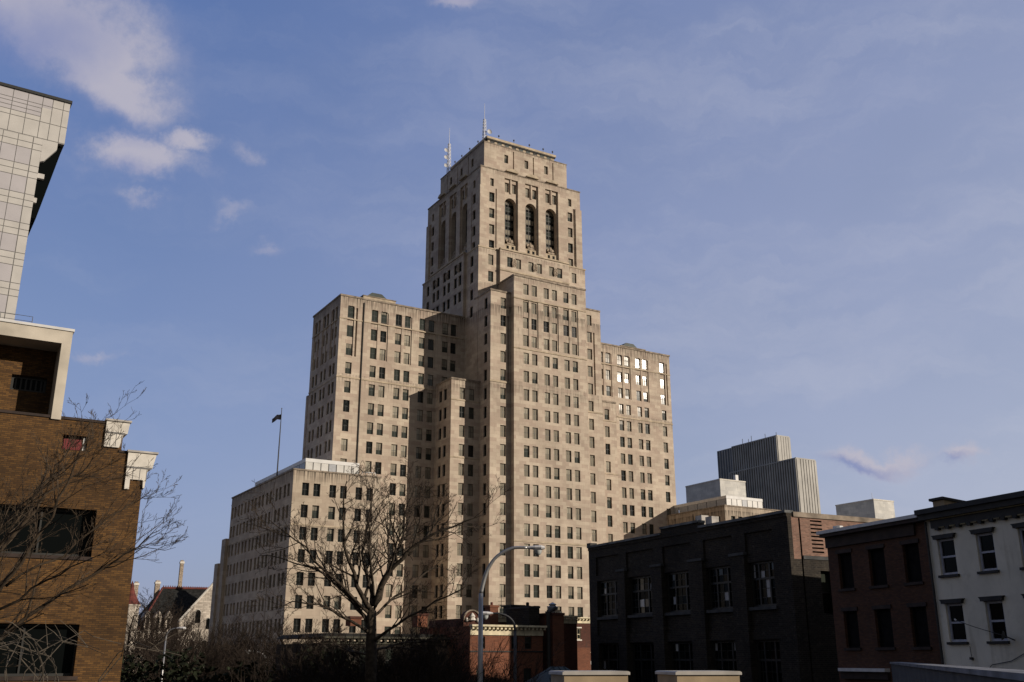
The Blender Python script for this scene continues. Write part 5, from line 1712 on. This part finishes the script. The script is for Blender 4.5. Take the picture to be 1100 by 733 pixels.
def big_tree():
    bx_, by_ = -6.75, 50.0
    k = 50 / 1125.0
    T = Thing('bare_tree', 'large bare spreading tree in front of the limestone skyscraper', 'tree', 90, bx_, by_, 0)
    g = Grow(11, 'bark', 'twig_dark', .0085, 16000, .72)
    def P(px, py, dy=0):      # offsets in metres from the trunk, from a sketch in which 1 unit is 4.4 cm
        return Vector((bx_ + (px - 398) * k, by_ + dy, 5 + (707 - py) * k * .955))
    tr = [Vector((bx_ + .05, by_, 0)), Vector((bx_ + .02, by_, 2)), P(399, 733), P(398, 690), P(397, 655)]
    g.wood.tube([tuple(q) for q in tr], [.44, .34, .29, .26, .22], 10, 'bark')
    L = [
        ([P(397, 655), P(388, 640, -.4), P(372, 600, -.9), P(365, 555, -1.2), P(368, 512, -1.4)], .13, .02),
        ([P(398, 650), P(392, 625, .3), P(381, 585, .8), P(388, 545, 1.1), P(384, 505, 1.5)], .10, .018),
        ([P(399, 650), P(412, 618, -.3), P(430, 598, -.5), P(452, 577, -.7), P(486, 562, -.9), P(520, 548, -1)], .14, .018),
        ([P(406, 632, -.2), P(424, 585, .5), P(428, 545, .9), P(438, 505, 1.1)], .09, .016),
        ([P(398, 690), P(428, 670, -.8), P(470, 648, -1.6), P(505, 628, -2.2)], .08, .015),
        ([P(396, 668), P(370, 640, .8), P(340, 615, 1.4), P(300, 596, 1.9), P(258, 588, 2.3)], .085, .014),
        ([P(398, 680), P(368, 662, -1), P(335, 648, -1.8), P(300, 655, -2.4)], .075, .014),
        ([P(397, 660), P(352, 612, -1.2), P(318, 580, -2.0), P(292, 560, -2.6)], .08, .014),
        ([P(398, 655), P(408, 600, 1.4), P(405, 560, 2.2), P(410, 520, 2.8)], .085, .014),
        ([P(399, 700), P(425, 690, 1.6), P(455, 688, 2.6), P(490, 680, 3.4)], .06, .012),
        ([P(398, 700), P(372, 700, 1.4), P(345, 690, 2.4), P(315, 692, 3)], .06, .012),
        ([P(436, 594, -.5), P(462, 560, .2), P(478, 530, .4)], .06, .012),
    ]
    L += [([P(398, 662), P(420, 640, .9), P(448, 612, 1.5), P(470, 600, 1.9)], .07, .014), ([P(397, 676), P(378, 645, -.2), P(350, 620, -.6), P(330, 600, -.9)], .07, .014), ([P(398, 640), P(400, 600, -1.6), P(398, 560, -2.4), P(402, 525, -2.9)], .07, .014)]
    for pts, a, c in L:
        g.limb(pts, a * 1.2, c * 1.1, 4, 12, .9, .05, 2500)
    T.part('trunk', g.wood, smooth=True)
    T.part('twigs', g.twigs)
big_tree()

def left_tree():
    bx_, by_ = -13.6, 21.5
    k = 21.5 / 1125.0
    T = Thing('bare_tree', 'bare brown tree whose long branches sweep across the ochre brick building', 'tree', 90, bx_, by_, 0)
    g = Grow(23, 'bark_brown', 'bark_brown', .0038, 9000, .5)
    def P(px, py, dy=0):
        return Vector(((px - 550) * k, by_ + dy, 5 + (707 - py) * k * 1.02))
    base = Vector((bx_, by_, 0))
    fork = P(-105, 745)
    g.wood.tube([tuple(base), tuple(base.lerp(fork, .5) + Vector((.1, 0, 0))), tuple(fork)], [.26, .21, .17], 9, 'bark_brown')
    L = [
        ([fork, P(-40, 690, -.3), P(10, 635, -.6), P(55, 565, -.9), P(78, 512, -1.1), P(92, 474, -1.2)], .07, .006),
        ([fork, P(-30, 700, .2), P(35, 650, .4), P(90, 610, .5), P(122, 588, .6), P(146, 570, .6)], .065, .006),
        ([fork, P(-60, 640, .3), P(-15, 570, .5), P(25, 515, .7), P(46, 500, .8), P(55, 484, .8)], .06, .006),
        ([fork, P(-50, 700, -.8), P(10, 672, -1.3), P(65, 640, -1.7), P(108, 622, -2.0), P(145, 610, -2.2)], .055, .006),
        ([P(-60, 640, .3), P(-20, 595, -.4), P(25, 552, -.9), P(68, 520, -1.2), P(98, 500, -1.4)], .04, .005),
        ([P(-80, 690, 0), P(-50, 600, .8), P(-25, 530, 1.2), P(2, 495, 1.5), P(14, 470, 1.6)], .045, .006),
        ([P(10, 635, -.6), P(55, 600, -.2), P(100, 560, 0), P(122, 540, .2), P(142, 530, .3)], .03, .005),
        ([P(-15, 570, .5), P(20, 510, .2), P(38, 490, .1), P(46, 470, 0)], .03, .005),
        ([fork, P(-40, 660, -1.2), P(20, 600, -1.6), P(70, 570, -1.9), P(120, 540, -2.0)], .04, .005),
    ]
    for pts, a, c in L:
        g.limb(pts, a, c, 4, 14, .6, .08, 1500)
    T.part('trunk', g.wood, smooth=True)
    T.part('twigs', g.twigs)
left_tree()

def arching_shrub():
    T = Thing('arching_shrub', 'bare shrub of pale criss-crossing arching stems at the lower left', 'shrub', 90, -8.2, 17.0, 0)
    r = random.Random(4)
    k = 17 / 1125.
    mb = MB()
    for i in range(22):
        px0 = r.uniform(-60, 90); 
        x0 = (px0 - 550) * k
        side = r.choice((-1, 1))
        span = r.uniform(.7, 2.0)
        top = 5 + (707 - r.uniform(668, 705)) * k
        pts = []
        for q in range(9):
            t = q / 8
            pts.append((x0 + side * span * t * t + r.gauss(0, .015), 17 + r.uniform(-.6, .6) * t + r.gauss(0, .02), 2.0 + (top - 2.0) * sin(min(1, t * 1.25) * pi / 2) - max(0, t - .75) * .9))
        mb.tube([(x0, 17, 0)] + pts, [.016] + [.013 - .009 * q / 9 for q in range(9)], 4, 'bark_pale', cap=False)
        for q in range(3):
            j = r.randrange(3, 8)
            p = Vector(pts[j]); d = Vector((r.uniform(-.6, .6), r.uniform(-.3, .3), r.uniform(-.1, .5)))
            mb.tube([tuple(p), tuple(p + d * .5), tuple(p + d + Vector((0, 0, -.05)))], [.006, .005, .003], 3, 'bark_pale', cap=False)
    T.part('stems', mb)
arching_shrub()

# smaller bare trees and scrub further off: three kinds grown once, then copied
def proto_tree(seed, h, spread, bark, twig, limbs, twn):
    g = Grow(seed, bark, twig, .014, twn)
    r = g.r
    n = 6
    pts = [Vector((r.gauss(0, .06) * i, r.gauss(0, .06) * i, h * .78 * i / n)) for i in range(n + 1)]
    g.wood.tube([tuple(p) for p in pts], [.02 * h * (1 - .75 * i / n) for i in range(n + 1)], 7, bark)
    for j in range(limbs):
        t = .22 + .78 * j / limbs
        f = t * n; i = min(int(f), n - 1); p = pts[i].lerp(pts[i + 1], f - i)
        an = r.uniform(0, 2 * pi)
        d = Vector((cos(an) * spread, sin(an) * spread, r.uniform(.55, 1.0)))
        g.branch(p, d.normalized(), h * r.uniform(.3, .5) * (1.15 - .6 * t), .02 * h * (1 - .75 * t) * .5, 3, .75, .10)
    return g
def proto_scrub(seed, h, w, bark, twn):
    g = Grow(seed, bark, bark, .012, twn)
    r = g.r
    for j in range(26):
        x, y = r.gauss(0, w * .3), r.gauss(0, w * .2)
        d = Vector((r.gauss(0, .35) + x * .12, r.gauss(0, .3), 1)).normalized()
        g.branch(Vector((x, y, 0)), d, h * r.uniform(.7, 1.15), .035, 2, .7, .05)
    return g
def plant(kind, g, label, cat, group):
    T = Thing(kind, label, cat, 90, 0, 0, 0, group)
    ps = [T.part('trunk' if cat == 'tree' else 'stems', g.wood)]
    if g.twigs.f:
        ps.append(T.part('twigs', g.twigs))
    return T, ps
def copies(T, ps, spots, label=None):
    first = True
    for (px, y, sc_, rz) in spots:
        if first:
            e = T.e; first = False
        else:
            e = T.e.copy(); COL.objects.link(e)
            for o in ps:
                c = o.copy(); COL.objects.link(c); c.parent = e
        e.location = ((px - 550) / 1125. * y, y, 0)
        e.rotation_euler = (0, 0, rz)
        e.scale = (sc_, sc_, sc_)
t1, p1 = plant('slender_tree', proto_tree(31, 13, .75, 'twig_dark', 'twig_dark', 15, 2600), 'slender dark bare tree before the stone hall and the dark pavilion side', 'tree', 'slender bare trees at the foot of the pavilion')
copies(t1, p1, [(160, 118, .98, .3), (196, 132, .92, 2.1), (136, 108, .92, 4.0), (250, 125, .62, 1.2), (222, 112, .5, 5.1), (165, 140, 1.12, 4.6), (262, 104, .74, 3.0), (285, 98, .70, 5.6), (240, 100, .62, 2.2), (186, 150, 1.0, 5.3)])
t2, p2 = plant('bushy_tree', proto_tree(37, 9, 1.0, 'twig_dark', 'twig_dark', 15, 2200), 'short bushy bare tree in the shade below the skyscraper', 'tree', 'bushy bare trees below the skyscraper')
copies(t2, p2, [(470, 54, .8, .5), (300, 84, 1.0, 1.9), (345, 76, .95, 3.3), (440, 55, .78, 4.4), (500, 55, .62, 5.5), (270, 90, .92, 2.6), (365, 56, .8, .9), (425, 53, .7, 2.2), (320, 58, .75, 3.9)])
t3, p3 = plant('scrub_bush', proto_scrub(41, 5.6, 6.5, 'twig_dark', 1500), 'leafless thicket of dark scrub along the foot of the buildings', 'shrub', 'dark scrub along the street')
copies(t3, p3, [(150, 84, 1.1, 0), (190, 90, 1.15, .4), (232, 92, 1.05, 3.0), (272, 92, .95, 3.5), (318, 84, .95, .2), (365, 76, .95, 3.3), (420, 62, .95, .1), (470, 54, .9, 3.2), (168, 104, 1.35, 3.1), (212, 106, 1.3, .2), (500, 53, .85, 2.9), (345, 56, .85, 1.2), (390, 54, .9, 4.0), (445, 52, .85, 5.2)])

# clipped evergreen hedge behind the scrub
def hedge():
    r = random.Random(8)
    A_, B_ = Vector((-40, 84)), Vector((-5, 58))
    mb = MB()
    for i in range(5200):
        t = r.random()
        p = A_.lerp(B_, t)
        q = Vector((p.x + r.uniform(-1, 1), p.y + r.uniform(-1, 1), (r.random() ** .6) * (4.7 + .6 * sin(t * 40) + .5 * sin(t * 17)))) 
        s_ = r.uniform(.12, .3)
        a = Vector((r.gauss(0, 1), r.gauss(0, 1), r.gauss(0, 1))).normalized(); b = a.cross(Vector((r.gauss(0, 1), r.gauss(0, 1), r.gauss(0, 1)))).normalized()
        mb.face([q - a * s_, q + b * s_ * .6, q + a * s_, q - b * s_ * .6], 'hedge_leaf')
    T = Thing('evergreen_hedge', 'long dark evergreen hedge running along the street below the pavilion', 'hedge', 90, -22, 71)
    T.part('foliage', mb)
    mb = MB()
    for i in range(28):
        p = A_.lerp(B_, (i + .5) / 28)
        mb.tube([(p.x, p.y, 0), (p.x + r.uniform(-.2, .2), p.y, 3.4)], [.07, .03], 5, 'bark')
    T.part('stems', mb)
hedge()
